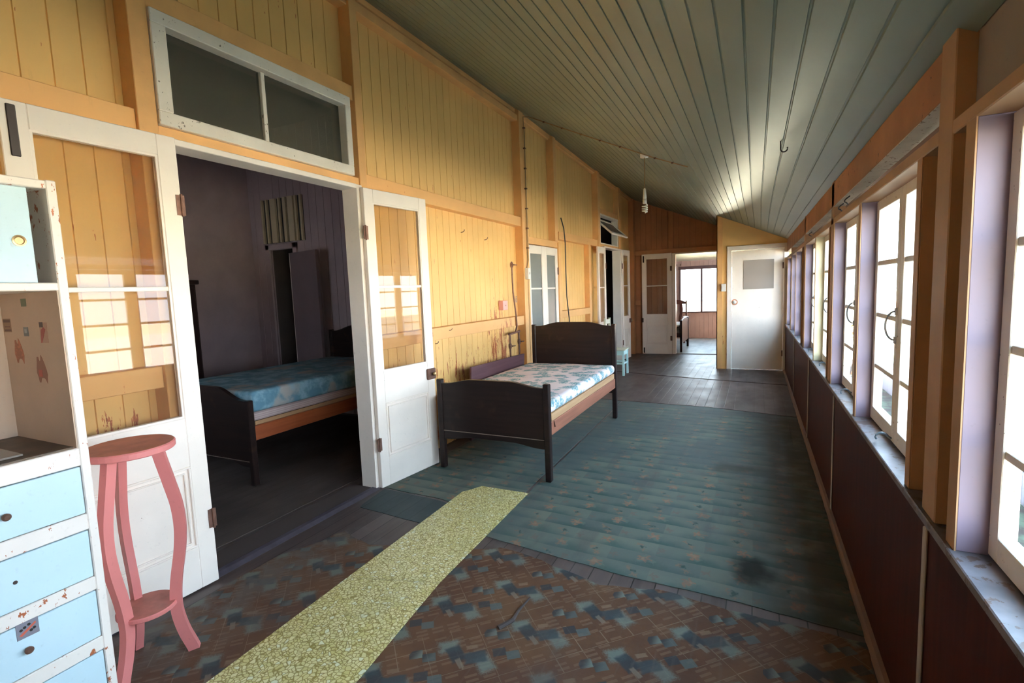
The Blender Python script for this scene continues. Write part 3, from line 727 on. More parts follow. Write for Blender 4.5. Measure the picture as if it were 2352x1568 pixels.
# ------------------------------------------------------------------ french door leaves
def leaf(name, w, h, loc, rz, label, lock_s, hinge_s, glass=M_doorglass, cat='door', thick=0.036, bolt=None, knob=True, scale_z=1.0, facing=1):
    o = empty(name, loc, label, cat, rz, kind='structure')
    st = min(0.088, w * 0.16); zg0, zg1 = 0.915 * scale_z, h - 0.10; zd = 1.572 * scale_z; zp0, zp1 = 0.228 * scale_z, 0.66 * scale_z
    mb = MB(); t = thick
    mb.box(0, st, 0, t, 0, h); mb.box(w - st, w, 0, t, 0, h)
    mb.box(st, w - st, 0, t, zg1, h); mb.box(st, w - st, 0, t, zp1, zg0); mb.box(st, w - st, 0, t, 0, zp0)
    mb.box(st, w - st, t * .25, t * .75, zd - .011, zd + .011)
    mb.build('frame', M_white, o, bevel=0.003)
    for z0, z1 in ((zg0, zd - .011), (zd + .011, zg1)):
        MB().box(st - .003, w - st + .003, t * .5 - .002, t * .5 + .002, z0 - .002, z1 + .002).build('glass_pane', glass, o)
    pm = MB(); pm.box(st, w - st, t * .25, t * .75, zp0, zp1)
    pn = pm.build('panel', M_white, o)
    mm = MB()
    for yy, sg in ((0.0, 1), (t, -1)):
        ya, yb = sorted((yy - sg * 0.003, yy + sg * 0.010))
        for q, wd in ((0.0, 0.010), (0.026, 0.008)):
            x0, x1, z0, z1 = st + q, w - st - q, zp0 + q, zp1 - q
            mm.box(x0, x1, ya, yb, z1 - wd, z1); mm.box(x0, x1, ya, yb, z0, z0 + wd)
            mm.box(x0, x0 + wd, ya, yb, z0 + wd, z1 - wd); mm.box(x1 - wd, x1, ya, yb, z0 + wd, z1 - wd)
    mm.build('moulding', M_white, pn, bevel=0.003)
    # glazing beads
    gm = MB()
    for yy, sg in ((0.0, 1), (t, -1)):
        ya, yb = sorted((yy + sg * 0.004, yy + sg * 0.014))
        for x0, x1 in ((st, st + .01), (w - st - .01, w - st)): gm.box(x0, x1, ya, yb, zg0, zg1)
        gm.box(st + .01, w - st - .01, ya, yb, zg0, zg0 + .01); gm.box(st + .01, w - st - .01, ya, yb, zg1 - .01, zg1)
    gm.build('glazing_bead', M_white, o)
    if lock_s is not None:
        s0 = lock_s
        yy = -0.022 * facing if facing > 0 else t
        lk = MB().box(s0 - .052, s0 + .052, -0.02 if facing > 0 else t, 0 if facing > 0 else t + .02, 0.765 * scale_z, 0.86 * scale_z).build('lock', M_rust, o, bevel=0.008, segs=2)
        lk['label'] = 'rusty rim lock'
        kb = MB().lathe([(0.006, 0), (0.008, 0.012), (0.017, 0.018), (0.019, 0.028), (0.012, 0.036), (0.002, 0.038)], seg=14, axis='y')
        for v in kb.bm.verts: v.co.y = v.co.y * (-1 if facing > 0 else 1) + (-0.02 if facing > 0 else t + .02); v.co.x += s0 + 0.005; v.co.z += 0.815 * scale_z
        kb.build('knob', M_brass, lk)
    for z in (0.30, h - 0.38):
        hm = MB(); s0 = hinge_s
        hm.box(s0 - .02, s0 + .02, -0.004 if facing > 0 else t, 0 if facing > 0 else t + .004, z, z + .10)
        hm.tube([(s0 - .004 if s0 < w / 2 else s0 + .004, -0.006 if facing > 0 else t + .006, z - .005), (s0 - .004 if s0 < w / 2 else s0 + .004, -0.006 if facing > 0 else t + .006, z + .105)], 0.006, 8)
        hm.build('hinge', M_rust, o)
    if bolt is not None:
        for z0, z1 in bolt:
            b_ = MB().box(lock_s_or(w, hinge_s) - .012, lock_s_or(w, hinge_s) + .018, -0.006 if facing > 0 else t, 0 if facing > 0 else t + .008, z0, z1)
            b_.build('bolt', M_iron, o, bevel=0.003)
    return o
def lock_s_or(w, hs): return 0.035 if hs > w / 2 else w - 0.035

# local +x runs along the leaf; rotation +90 deg makes it run along +y with the front (local -y) facing +x
R90 = PI / 2
def rot_for(a, b): return math.atan2(b[1] - a[1], b[0] - a[0])
leaf('door_1', 0.645, 2.318, (-2.640, 0.945, 0.008), rot_for((-2.640, 0.945), (-2.605, 1.589)), 'white half glazed french door folded back behind the pink plant stand', None, 0.64, bolt=[(2.10, 2.30)])
leaf('door_2', 0.669, 2.305, (-2.615, 2.928, 0.006), rot_for((-2.615, 2.928), (-2.531, 3.592)), 'white half glazed french door open beside the verandah bed footboard', 0.615, 0.0, facing=1)
# closed pair beyond the bed
def ax(y, x=-2.70): return x + wdx(y)
leaf('door_3', 0.485, 2.105, (ax(6.055), 6.055, 0.008), rot_for((ax(6.055), 6.055), (ax(6.54) + .03, 6.54)), 'left leaf of the closed glazed doors behind the bedhead', None, 0.0, glass=M_frost, scale_z=0.97)
leaf('door_4', 0.480, 2.105, (ax(6.555) + .02, 6.555, 0.008), rot_for((ax(6.555), 6.555), (ax(7.03) - .01, 7.03)), 'right leaf of the closed glazed doors behind the bedhead', None, 0.48, glass=M_frost, scale_z=0.97)
# far french doors
leaf('door_5', 0.42, 2.235, (ax(8.69, -2.625), 8.69, 0.008), rot_for((ax(8.69), 8.69), (ax(9.11), 9.11)), 'narrow white glazed leaf folded back left of the dark far doorway', None, 0.42, scale_z=0.96)
leaf('door_6', 0.45, 2.235, (-2.425, 10.13, 0.03), rot_for((-2.425, 10.13), (-2.37, 10.58)), 'narrow white glazed leaf open right of the dark far doorway', 0.415, 0.0, scale_z=0.96)
# far wall leaf swung flat on the wall
leaf('door_7', 0.635, 2.195, (-2.262, fy - 0.055, 0.012), 0.0, 'white glazed door folded flat on the far wall', None, 0.62, scale_z=0.955, bolt=[(2.02, 2.16), (0.02, 0.14)])
# its lock on the outer edge
lk = MB().box(-2.275, -2.235, fy - .075, fy - .055, 0.715, 0.81).build('lock', M_iron, bpy.data.objects['door_7'], (-2.262, fy - .055, 0.012), 0.004)

# door frames of the near doorway
TRIMW = lambda mb, lab, warp=False: trim(mb, M_white, lab, warp)
TRIMW(MB().box(-2.80, -2.655, 2.905, 2.963, 0, 2.335), 'white right jamb of the near bedroom doorway')
TRIMW(MB().box(-2.80, -2.665, 1.56, 1.60, 0, 2.335), 'white left jamb of the near bedroom doorway')
TRIMW(MB().box(-2.80, -2.655, 1.60, 2.905, 2.305, 2.337), 'white head of the near bedroom doorway')
TRIMW(MB().box(-2.80, -2.63, 9.07, 9.11, 0, 2.27), 'white left jamb of the far doorway in the left wall', True)
TRIMW(MB().box(-2.80, -2.63, 10.07, 10.115, 0, 2.27), 'white right jamb of the far doorway in the left wall', True)
TRIMW(MB().box(-2.80, -2.63, 9.11, 10.07, 2.245, 2.27), 'white head of the far doorway in the left wall', True)
mb = MB().box(-2.90, -2.70, 1.60, 2.905, 0, 0.012)
trim(mb, M_stump, 'black worn threshold of the near bedroom doorway')
mb = MB().prism([(-2.70, 0), (-2.70, 0.016), (-2.665, 0.014), (-2.63, 0.0)], lambda x, z: (x, 0.9, z), lambda x, z: (x, 2.93, z))
trim(mb, paint('purple_grey_edge', (0.075, 0.06, 0.075, 1), 0.5, 0.25, sc_=12), 'purple grey edge strip along the near threshold')

# transom windows
o = empty('window_11', (-2.70, 1.55, 2.39), 'two pane dark transom window over the near bedroom doorway', 'window', kind='structure'); og = (-2.70, 1.55, 2.39)
mb = MB(); x0, x1 = -2.80, -2.655
mb.box(x0, x1, 1.557, 2.90, 2.393, 2.462); mb.box(x0, x1, 1.557, 2.90, 2.88, 2.946)
mb.box(x0, x1, 1.557, 1.63, 2.462, 2.88); mb.box(x0, x1, 2.845, 2.90, 2.462, 2.88)
mb.build('frame', M_winpaint, o, og, 0.004)
MB().box(-2.745, -2.70, 2.195, 2.222, 2.462, 2.88).build('mullion', M_winpaint, o, og, 0.003)
for a, b in ((1.63, 2.195), (2.222, 2.845)): MB().box(-2.725, -2.721, a, b, 2.46, 2.882).build('glass_pane', M_transom, o, og)
o = empty('window_12', (ax(9.5), 8.98, 2.31), 'tilted open hopper transom over the dark far doorway', 'window', kind='structure'); og = (ax(9.5), 8.98, 2.31)
mb = MB()
mb.box(-2.80, -2.68, 8.98, 9.02, 2.315, 2.86); mb.box(-2.80, -2.68, 10.05, 10.115, 2.315, 2.86); mb.box(-2.80, -2.68, 9.02, 10.05, 2.83, 2.86); mb.box(-2.80, -2.68, 9.02, 10.05, 2.315, 2.335)
for v in mb.bm.verts: v.co.x += wdx(v.co.y)
mb.build('frame', M_winpaint, o, og, 0.003)
def tilt(u, v, n):       # u along y, v down the sash, n through it
    a = math.radians(43); y = 9.03 + u
    return (-2.69 + wdx(y) + v * math.cos(a) + n * math.sin(a), y, 2.66 - v * math.sin(a) + n * math.cos(a))
def tbox(mb, u0, u1, v0, v1, n0, n1): mb.hexa([tilt(u, v, n) for u in (u0, u1) for v in (v0, v1) for n in (n0, n1)])
mb = MB(); W_ = 1.01
tbox(mb, 0, .05, -.18, .28, 0, .03); tbox(mb, W_ - .05, W_, -.18, .28, 0, .03); tbox(mb, .05, W_ - .05, -.18, -.13, 0, .03); tbox(mb, .05, W_ - .05, .225, .28, 0, .03)
sa = mb.build('sash', M_winpaint, o, og, 0.003)
mb = MB(); tbox(mb, .05, W_ - .05, -.13, .225, .012, .016); mb.build('glass_pane', M_transom, sa, og)

# closet door with its frame
o = empty('door_8', (-0.38, YC, 0), 'closed flat white door with a grey square panel at the far right', 'door', kind='structure'); og = (-0.38, YC, 0)
mb = MB(); mb.box(-0.368, 0.418, YC - .005, YC + .03, 0.02, 2.05); mb.build('leaf', M_white, o, og, 0.003)
mb = MB(); mb.box(-0.445, -0.372, YC - .03, YC, 0, 2.06); mb.box(0.420, 0.485, YC - .03, YC, 0, 2.06); mb.box(-0.445, 0.485, YC - .03, YC, 2.058, 2.135); mb.build('frame', M_white, o, og, 0.004)
MB().box(-0.186, 0.275, YC - .012, YC - .005, 1.395, 1.884).build('panel', M_darkgrey, o, og)['label'] = 'grey square panel'
mb = MB().lathe([(0.034, 0.0), (0.034, -0.006), (0.012, -0.008), (0.010, -0.03), (0.024, -0.036), (0.026, -0.05), (0.016, -0.06), (0.002, -0.062)], (-0.325, YC - .005, 1.178), 18, 'y')
mb.build('knob', M_plastic, o, og, smooth=True)
MB().lathe([(0.050, 0.0), (0.052, -.002), (0.048, -.004), (0.002, -.0045)], (-0.325, YC - .005, 1.178), 20, 'y').build('rosette', paint('worn_orange_plate', (0.62, 0.26, 0.14, 1), 0.5, 0.3, sc_=30), o, og)['label'] = 'worn orange brown patch round the knob'
mb = MB()
for z in (0.25, 1.72): mb.box(0.40, 0.43, YC - .012, YC - .004, z, z + .1)
mb.build('hinge', M_rust, o, og)

# far room window
o = empty('window_13', (-1.93, 15.0, 0.74), 'bright two pane window in the far room', 'window', kind='structure'); og = (-1.93, 15.0, 0.74)
mb = MB(); y0, y1 = 14.96, 15.04
mb.box(-1.95, -0.28, y0, y1, 0.72, 0.755); mb.box(-1.97, -0.28, y0 - .02, y1, 1.94, 2.03); mb.box(-1.95, -1.915, y0, y1, 0.755, 1.94); mb.box(-0.32, -0.28, y0, y1, .755, 1.94); mb.box(-1.385, -1.335, y0, y1, .755, 1.94)
mb.build('frame', paint('dark_brown_frame', (0.06, 0.03, 0.03, 1), 0.5, 0.2), o, og, 0.003)
MB().box(-1.92, -0.30, 15.0, 15.004, .75, 1.945).build('glass_pane', M_glass, o, og)
o = empty('window_14', (-5.1, 0.33, 0.8), 'unseen bedroom window added in its near wall to light the room', 'window', kind='structure'); og = (-5.1, 0.33, 0.8)  # added out of view to brighten the bedroom
mb = MB(); mb.box(-5.3, -5.26, .31, .35, .8, 1.7); mb.box(-4.94, -4.9, .31, .35, .8, 1.7); mb.box(-5.26, -4.94, .31, .35, .8, .84); mb.box(-5.26, -4.94, .31, .35, 1.66, 1.7)
mb.build('frame', M_winpaint, o, og)
# bedroom inner door + vent
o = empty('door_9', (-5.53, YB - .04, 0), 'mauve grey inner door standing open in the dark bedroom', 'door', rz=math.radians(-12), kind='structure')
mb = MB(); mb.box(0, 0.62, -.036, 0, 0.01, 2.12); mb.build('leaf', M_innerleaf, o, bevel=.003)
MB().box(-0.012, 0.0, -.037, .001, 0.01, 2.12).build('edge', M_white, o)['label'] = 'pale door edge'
mb = MB(); mb.box(-6.05, -5.98, YB - .03, YB, 0, 2.26); mb.box(-5.53, -5.46, YB - .03, YB, 0, 2.26); mb.box(-6.05, -5.46, YB - .03, YB, 2.19, 2.26)
trim(mb, M_mauve, 'mauve architrave of the bedroom inner door')
mb = MB()
mb.box(-6.06, -5.30, YB - .012, YB, 2.28, 2.86)
o = tag(empty('wall_vent', (-5.68, YB, 2.28), 'slatted timber vent high on the dark bedroom wall', 'vent'), 'slatted timber vent high on the dark bedroom wall', 'vent'); og = (-5.68, YB, 2.28)
mb.build('backing', M_black, o, og)
sm = MB(); vx = [(-6.06, .03), (-5.97, .03), (-5.88, .10), (-5.73, .03), (-5.64, .05), (-5.55, .10), (-5.42, .03), (-5.33, .03)]
for x, w in vx: sm.box(x, x + w, YB - .04, YB - .012, 2.28, 2.86)
sm.build('slat', paint('cream_vent_paint', (0.62, 0.52, 0.36, 1), 0.6, 0.1), o, og)

# ================================================================== FLOOR COVERINGS
def sheet(name, poly, z0, t, m, label, cat='linoleum', rag=0.0, n=14):
    P = []
    for i, a in enumerate(poly):
        b = poly[(i + 1) % len(poly)]
        L = math.hypot(b[0] - a[0], b[1] - a[1]); k = max(1, int(L * n)) if rag else 1
        for q in range(k):
            f = q / k; dx, dy = (random.uniform(-rag, rag) if q else 0), (random.uniform(-rag, rag) if q else 0)
            P.append((a[0] + (b[0] - a[0]) * f + dx, a[1] + (b[1] - a[1]) * f + dy))
    mb = MB()
    mb.prism(P, lambda x, y: (x, y, z0), lambda x, y: (x, y, z0 + t))
    return tag(mb.build(name, m), label, cat)
sheet('brown_linoleum', [(-2.53, -1.9), (0.425, -1.9), (0.425, 2.345), (-0.1, 2.36), (-0.42, 2.40), (-0.70, 2.325), (-1.05, 2.43), (-1.34, 2.47), (-1.62, 2.32), (-2.10, 2.20), (-2.38, 2.28), (-2.41, 2.12), (-2.52, 1.90), (-2.53, 1.2)], 0.0, 0.003, M_brown, 'brown linoleum with blue grey diamond motifs in the foreground', rag=0.010)
sheet('green_linoleum', [(-1.50, 2.56), (-0.60, 2.455), (-0.05, 2.44), (0.425, 2.39), (0.425, 6.2), (-0.5, 6.42), (-1.57, 6.48)], 0.0, 0.004, M_green, 'faded green floral linoleum in the middle of the verandah', rag=0.004)
sheet('green_linoleum', [(-2.06, 2.93), (-1.53, 2.82), (-1.59, 6.48), (-2.56, 6.6), (-2.62, 2.955)], 0.0, 0.0035, M_green, 'faded green linoleum strip under the verandah bed', rag=0.004)
sheet('linoleum_offcut', [(-2.56, 2.645), (-2.54, 2.60), (-1.52, 2.515), (-1.525, 2.80), (-2.08, 2.905), (-2.60, 2.935)], 0.0, 0.003, M_lino5, 'plain blue green linoleum offcut before the open white door', rag=0.003)
sheet('brown_grey_linoleum', [(-2.55, 6.62), (-1.57, 6.49), (-0.5, 6.43), (0.425, 6.21), (0.425, 8.10), (-0.8, 8.36), (-1.45, 8.52), (-2.5, 8.85)], 0.0, 0.006, M_lino2, 'shiny brown grey linoleum beyond the green one', rag=0.008)
sheet('grey_brown_linoleum', [(-2.5, 8.87), (-1.45, 8.535), (-0.8, 8.375), (0.425, 8.115), (0.425, 9.43), (-0.62, 9.43), (-0.62, 9.95), (-1.2, 10.02), (-2.4, 10.0)], 0.0, 0.012, M_lino3, 'buckled shiny linoleum before the closet door', rag=0.008)
sheet('grey_brown_linoleum', [(-2.38, 10.02), (-1.2, 10.04), (-0.63, 9.97), (-0.63, 11.28), (-2.2, 11.28)], 0.0, 0.010, M_lino3, 'shiny linoleum piece at the far doorway', rag=0.006)
sheet('grey_linoleum', [(-4.4, 11.45), (0.5, 11.45), (0.5, 12.9), (-4.4, 12.95)], 0.0, 0.008, M_lino4, 'pale grey blue linoleum inside the far room', rag=0.006)
sheet('grey_linoleum', [(-4.4, 12.97), (0.5, 12.92), (0.5, 14.9), (-4.4, 14.9)], 0.0, 0.006, M_lino4, 'pale linoleum under the far room window', rag=0.006)
sheet('bedroom_linoleum', [(-6.3, 0.4), (-2.96, 0.4), (-2.96, 4.7), (-6.3, 4.7)], 0.0, 0.004, M_bedfloor, 'dark patterned linoleum under the bedroom bed', rag=0.004)
# yellow runner
mb = MB()
L0, R0 = (-1.955, 0.60), (-1.345, 0.60)
poly = [(-1.93, 0.60), (-1.36, 0.60), (-1.372, 1.10), (-1.39, 1.35), (-1.467, 2.026), (-1.505, 3.246), (-1.90, 3.243), (-1.957, 3.13), (-1.985, 3.10)]
mb.prism(poly, lambda x, y: (x, y, 0.0045), lambda x, y: (x, y, 0.0075))
tag(mb.build('floor_runner', M_runner), 'yellow pebble patterned vinyl strip lying down the floor', 'floor runner')
# torn splinter sticking up in the brown lino
def fl_tube(pts): return pts
mb = MB(); mb.tube([(-1.02, 1.83, 0.006), (-0.98, 1.90, 0.012), (-0.985, 1.97, 0.012), (-0.965, 2.06, 0.028)], 0.012, 6, 0.004)
tag(setorg(mb.build('wood_splinter', M_stump), (-1.0, 1.93, 0.0)), 'dark splinter poking through the brown linoleum', 'splinter')

# ================================================================== DRESSER
DX, DY = -2.10, 0.875
o = empty('kitchen_dresser', (-2.34, 0.36, 0), 'chipped cream and pale blue kitchen dresser against the left wall', 'dresser'); og = (-2.34, 0.36, 0)
y0, y1 = -0.16, DY
mb = MB()
mb.box(-2.56, DX, y1 - .028, y1, 0.004, 1.925)            # right side
mb.box(-2.56, DX, y0, y0 + .028, 0.004, 1.925)            # left side
mb.box(-2.56, -2.545, y0, y1, 0.05, 1.90)
mb.box(-2.56, DX, y0 + .028, y1 - .028, 1.895, 1.922)  # top
mb.box(-2.56, DX, y0 + .028, y1 - .028, 1.562, 1.588)  # shelf under the sliding doors
mb.box(-2.13, DX, y0 + .028, y1 - .028, 0.957, 1.020)  # rails
for a, b in ((0.727, 0.784), (0.503, 0.552), (0.276, 0.326), (0.03, 0.075)): mb.box(-2.125, DX, 0.24, y1 - .028, a, b)
mb.box(-2.545, DX, 0.215, 0.24, 0.03, 0.957)
mb.box(-2.545, DX - .01, y0 + .028, y1 - .028, 0.03, 0.05)
mb.build('carcass', M_chip_white, o, og, 0.003)
MB().box(-2.545, -2.105, y1 - .032, y1 - .028, 1.02, 1.562).build('side_lining', M_inner, o, og)['label'] = 'beige inside of the open niche'
MB().box(-2.545, -2.541, y0 + .03, y1 - .032, 1.02, 1.562).build('back_lining', M_inner, o, og)
MB().box(-2.545, -2.128, y0 + .03, y1 - .032, 1.005, 1.022).build('worktop', M_work, o, og)['label'] = 'stained dark worktop board'
for i, (a, b, xx) in enumerate(((0.36, 0.806, -2.125), (-0.13, 0.40, -2.145))):
    d = MB().box(xx - .012, xx, a, b, 1.588, 1.895).build('sliding_door', M_blue, o, og, 0.002)
    yk = b - 0.035 if i == 0 else a + .05
    MB().lathe([(0.018, 0), (0.018, 0.003), (0.013, 0.004), (0.011, 0.001), (0.002, 0.001)], (xx, yk, 1.723), 18, 'x').build('finger_pull', M_brass, d, og)
for k, (a, b) in enumerate(((0.784, 0.955), (0.552, 0.725), (0.326, 0.501), (0.075, 0.274))):
    d = MB().box(-2.50, DX - .002, 0.243, y1 - .031, a + .003, b - .002).build('drawer', M_blue, o, og, 0.002)
    yk, zk = ((0.640, 0.862), (0.643, 0.643), (0.649, 0.413), (0.66, 0.18))[k]
    if k != 1:
        MB().lathe([(0.005, 0), (0.005, 0.008), (0.011, 0.010), (0.012, 0.016), (0.007, 0.021), (0.001, 0.022)], (DX - .002, yk, zk), 14, 'x').build('knob', M_rust, d, og)
    else:
        MB().lathe([(0.006, 0), (0.006, 0.0015), (0.001, 0.0016)], (DX - .002, yk, zk), 12, 'x').build('knob_hole', M_stump, d, og)
    if k == 2:
        st = MB(); st.box(DX - .002, DX - .0005, 0.628, 0.684, 0.452, 0.505)
        sb = st.build('sticker', Mat('grey_sticker', 0.4).color((0.22, 0.21, 0.25, 1)).m, d, og, 0.004); sb['label'] = 'grey rounded sticker with a red slash'
        s2 = MB(); s2.prism([(0.634, 0.466), (0.640, 0.461), (0.678, 0.488), (0.676, 0.494)], lambda y, z: (DX - .0005, y, z), lambda y, z: (DX + .0001, y, z)); s2.build('red_slash', Mat('sticker_red', 0.5).color((0.6, 0.12, 0.07, 1)).m, sb, og)
        s3 = MB()
        for yy, zz in ((0.640, 0.482), (0.649, 0.487), (0.660, 0.492), (0.672, 0.474), (0.664, 0.470)): s3.lathe([(0.0045, 0.0), (0.0045, 0.0006)], (DX - .0005, yy, zz), 10, 'x')
        s3.build('black_marks', M_black, sb, og)
for i in range(1):
    d = MB().box(-2.12, DX - .002, y0 + .03, 0.212, 0.055, 0.953).build('cupboard_door', M_blue, o, og, 0.002)
    MB().lathe([(0.005, 0), (0.005, 0.008), (0.011, 0.010), (0.012, 0.016), (0.001, 0.022)], (DX - .002, 0.17, 0.55), 14, 'x').build('knob', M_rust, d, og)
# stickers on the right inner side of the niche (plane y = y1-.032)
SY = y1 - .032
def sticker(pts, m, lab, dy=0.0008):
    s_ = MB().prism(pts, lambda x, z: (x, SY - dy, z), lambda x, z: (x, SY + .0002, z)).build('sticker', m, o, og); s_['label'] = lab; return s_
def sq(x, z, w, h): return [(x - w / 2, z - h / 2), (x + w / 2, z - h / 2), (x + w / 2, z + h / 2), (x - w / 2, z + h / 2)]
flat = lambda n, c: Mat(n, 0.5).color(c).m
def bat(cx, cz, s):
    return [(cx + a * s, cz + b * s) for a, b in ((-.55, 1.0), (-.32, 1.02), (-.22, .72), (-.02, .72), (.12, 1.18), (.30, .95), (.55, .55), (.80, 0), (.88, -.35), (.80, -.6), (.72, -1.05), (.48, -.72), (.30, -.62), (-.05, -.62), (-.20, -.72), (-.32, -1.0), (-.52, -1.0), (-.62, -.6), (-.78, -.25), (-.75, 0.1), (-.62, .55))]
mbt = Mat('terracotta_sticker', 0.5); mbt.color(mbt.mix((((mbt.x * mbt.x + (mbt.z - 1.3) * 0) * 0 + mbt.noise(40, 40, 90, det=2))).step(0.4, 0.6), S(150, 92, 66), S(178, 108, 78)))
b1 = sticker(bat(-2.437, 1.350, 0.042), mbt.m, 'terracotta bat shaped sticker, upper left')
b2 = sticker(bat(-2.282, 1.287, 0.046), flat('brown_sticker', S(140, 92, 74)), 'brown bat shaped sticker, lower right')
MB().prism(sq(-2.29, 1.275, .025, .025), lambda x, z: (x, SY - .0014, z), lambda x, z: (x, SY - .0007, z)).build('red_patch', flat('sticker_brick', S(172, 78, 62)), b2, og)
p1 = sticker(sq(-2.503, 1.447, .060, .050), flat('sticker_tan', S(140, 112, 88)), 'striped brown label sticker')
MB().box(-2.530, -2.476, SY - .0014, SY - .0007, 1.458, 1.468).build('print_band', flat('sticker_dark', S(88, 58, 50)), p1, og)
MB().box(-2.526, -2.476, SY - .0014, SY - .0007, 1.426, 1.432).build('print_band', flat('sticker_dark2', S(96, 62, 52)), p1, og)
MB().box(-2.520, -2.482, SY - .0014, SY - .0007, 1.440, 1.444).build('print_band', flat('sticker_dark3', S(110, 74, 60)), p1, og)
p2 = sticker(sq(-2.361, 1.424, .036, .033), flat('sticker_blue', S(112, 118, 118)), 'small blue grey square sticker')
MB().prism(sq(-2.361, 1.426, .018, .014), lambda x, z: (x, SY - .0014, z), lambda x, z: (x, SY - .0007, z)).build('pale_centre', flat('sticker_pale', S(160, 165, 170)), p2, og)
sticker(sq(-2.352, 1.528, .040, .028), flat('sticker_green', S(98, 108, 84)), 'small green square sticker')
p3 = sticker(sq(-2.23, 1.420, .054, .072), flat('sticker_cream', S(176, 142, 122)), 'cream sticker with red and black marks')
MB().prism([(-2.257, 1.384), (-2.250, 1.384), (-2.216, 1.432), (-2.228, 1.440), (-2.248, 1.43)], lambda x, z: (x, SY - .0014, z), lambda x, z: (x, SY - .0007, z)).build('red_mark', flat('sticker_redmark', S(150, 62, 58)), p3, og)
MB().prism(sq(-2.243, 1.448, .026, .018), lambda x, z: (x, SY - .0014, z), lambda x, z: (x, SY - .0007, z)).build('black_mark', flat('sticker_blackmark', S(70, 55, 52)), p3, og)
# flat tray on the worktop
o2 = empty('glass_shelf', (-2.26, 0.62, 1.0235), 'grey glass sheet lying on the dresser worktop', 'glass shelf')
MB().box(-0.16, 0.09, -0.45, 0.105, 0, 0.006).build('pane', Mat('grey_sheet_glass', 0.15).color((0.16, 0.14, 0.125, 1)).m, o2)
MB().box(0.09, 0.10, -0.45, 0.03, 0, 0.012).build('edge_strip', Mat('white_strip', 0.4).color((0.75, 0.72, 0.68, 1)).m, o2)['label'] = 'white edge strip'

# ================================================================== PLANT STAND
sx, sy = -2.285, 1.085
o = empty('plant_stand', (sx, sy, 0), 'salmon pink three legged round plant stand beside the dresser', 'plant stand')
def disc(mb, r, z0, z1, seg=40): mb.lathe([(r - .004, z0), (r, z0 + .004), (r, z1 - .004), (r - .004, z1)], seg=seg)
mb = MB(); disc(mb, 0.158, 0.912, 0.940); tp = mb.build('top', M_stand, o)
MB().lathe([(0.153, 0.9395), (0.153, 0.9412)], seg=40).build('top_face', M_standtop, tp)['label'] = 'dusty brownish upper face'
mb = MB(); disc(mb, 0.108, 0.232, 0.252); sh = mb.build('shelf', M_stand, o)
MB().lathe([(0.104, 0.2515), (0.104, 0.2528)], seg=40).build('shelf_face', M_standtop, sh)
feet = [(-2.185, 1.205), (-2.435, 1.100), (-2.240, 0.955)]
prof = [(0.0045, 0.150), (0.03, 0.143), (0.10, 0.120), (0.18, 0.104), (0.25, 0.102), (0.34, 0.112), (0.46, 0.134), (0.56, 0.144), (0.66, 0.140), (0.76, 0.122), (0.85, 0.104), (0.914, 0.092)]
def smooth(P, n=5):
    out = []
    for i in range(len(P) - 1):
        a, b, c, d = P[max(i - 1, 0)], P[i], P[i + 1], P[min(i + 2, len(P) - 1)]
        for k in range(n):
            t = k / n
            out.append(tuple(0.5 * (2 * b[q] + (c[q] - a[q]) * t + (2 * a[q] - 5 * b[q] + 4 * c[q] - d[q]) * t * t + (3 * b[q] - a[q] - 3 * c[q] + d[q]) * t ** 3) for q in (0, 1)))
    return out + [P[-1]]
prof = smooth(prof)
for fx_, fy_ in feet:
    d = Vector((fx_ - sx, fy_ - sy, 0)); d.normalize()
    mb = MB(); mb.rect_tube([(d.x * r, d.y * r, z) for z, r in prof], 0.030, 0.042, (-d.y, d.x, 0))
    for v in mb.bm.verts: v.co.z = max(v.co.z, 0.0042)
    mb.build('leg', M_stand, o, bevel=0.003)

# ================================================================== BEDS
def serp(x0, x1, zlo, zhi, n=24):
    out = []
    for i in range(n + 1):
        t = i / n; u = abs(2 * t - 1)
        k = 1.0 if u < 0.35 else (0.0 if u > 0.92 else 0.5 + 0.5 * math.cos(PI * (u - 0.35) / 0.57))
        out.append((x0 + (x1 - x0) * t, zlo + (zhi - zlo) * k))
    return out
def board_end(o, nm, og, x0, x1, yc, top_lo, top_hi, bot, arch, post_h, apron=None, post=0.05, m=M_bedwood):
    y0, y1 = yc - 0.014, yc + 0.014
    poly = serp(x0 + post * .8, x1 - post * .8, top_lo, top_hi) + [(x, z) for x, z in serp(x0 + post * .8, x1 - post * .8, bot, bot + arch)][::-1]
    b = MB().prism(poly, lambda x, z: (x, y0, z), lambda x, z: (x, y1, z)).build(nm, m, o, og, 0.003)
    # top moulding edge
    T = serp(x0 + post * .8, x1 - post * .8, top_lo, top_hi)
    e = MB()
    for i in range(len(T) - 1):
        (a, za), (c, zc_) = T[i], T[i + 1]
        e.hexa([(a, y0 - .004, za - .004), (a, y0 - .004, za + .006), (a, y1 + .004, za - .004), (a, y1 + .004, za + .006), (c, y0 - .004, zc_ - .004), (c, y0 - .004, zc_ + .006), (c, y1 + .004, zc_ - .004), (c, y1 + .004, zc_ + .006)])
    e.build('top_edge', M_bedwood, b, og)
    if apron:
        MB().box(x0 + post, x1 - post, y0 - .006, y0, apron, apron + .005).build('bead', M_bededge, b, og)['label'] = 'worn pale bead line'
    for xx in (x0, x1 - post):
        MB().box(xx, xx + post, yc - .025, yc + .025, 0.004, post_h).build('leg', m, o, og, 0.006)
    return b
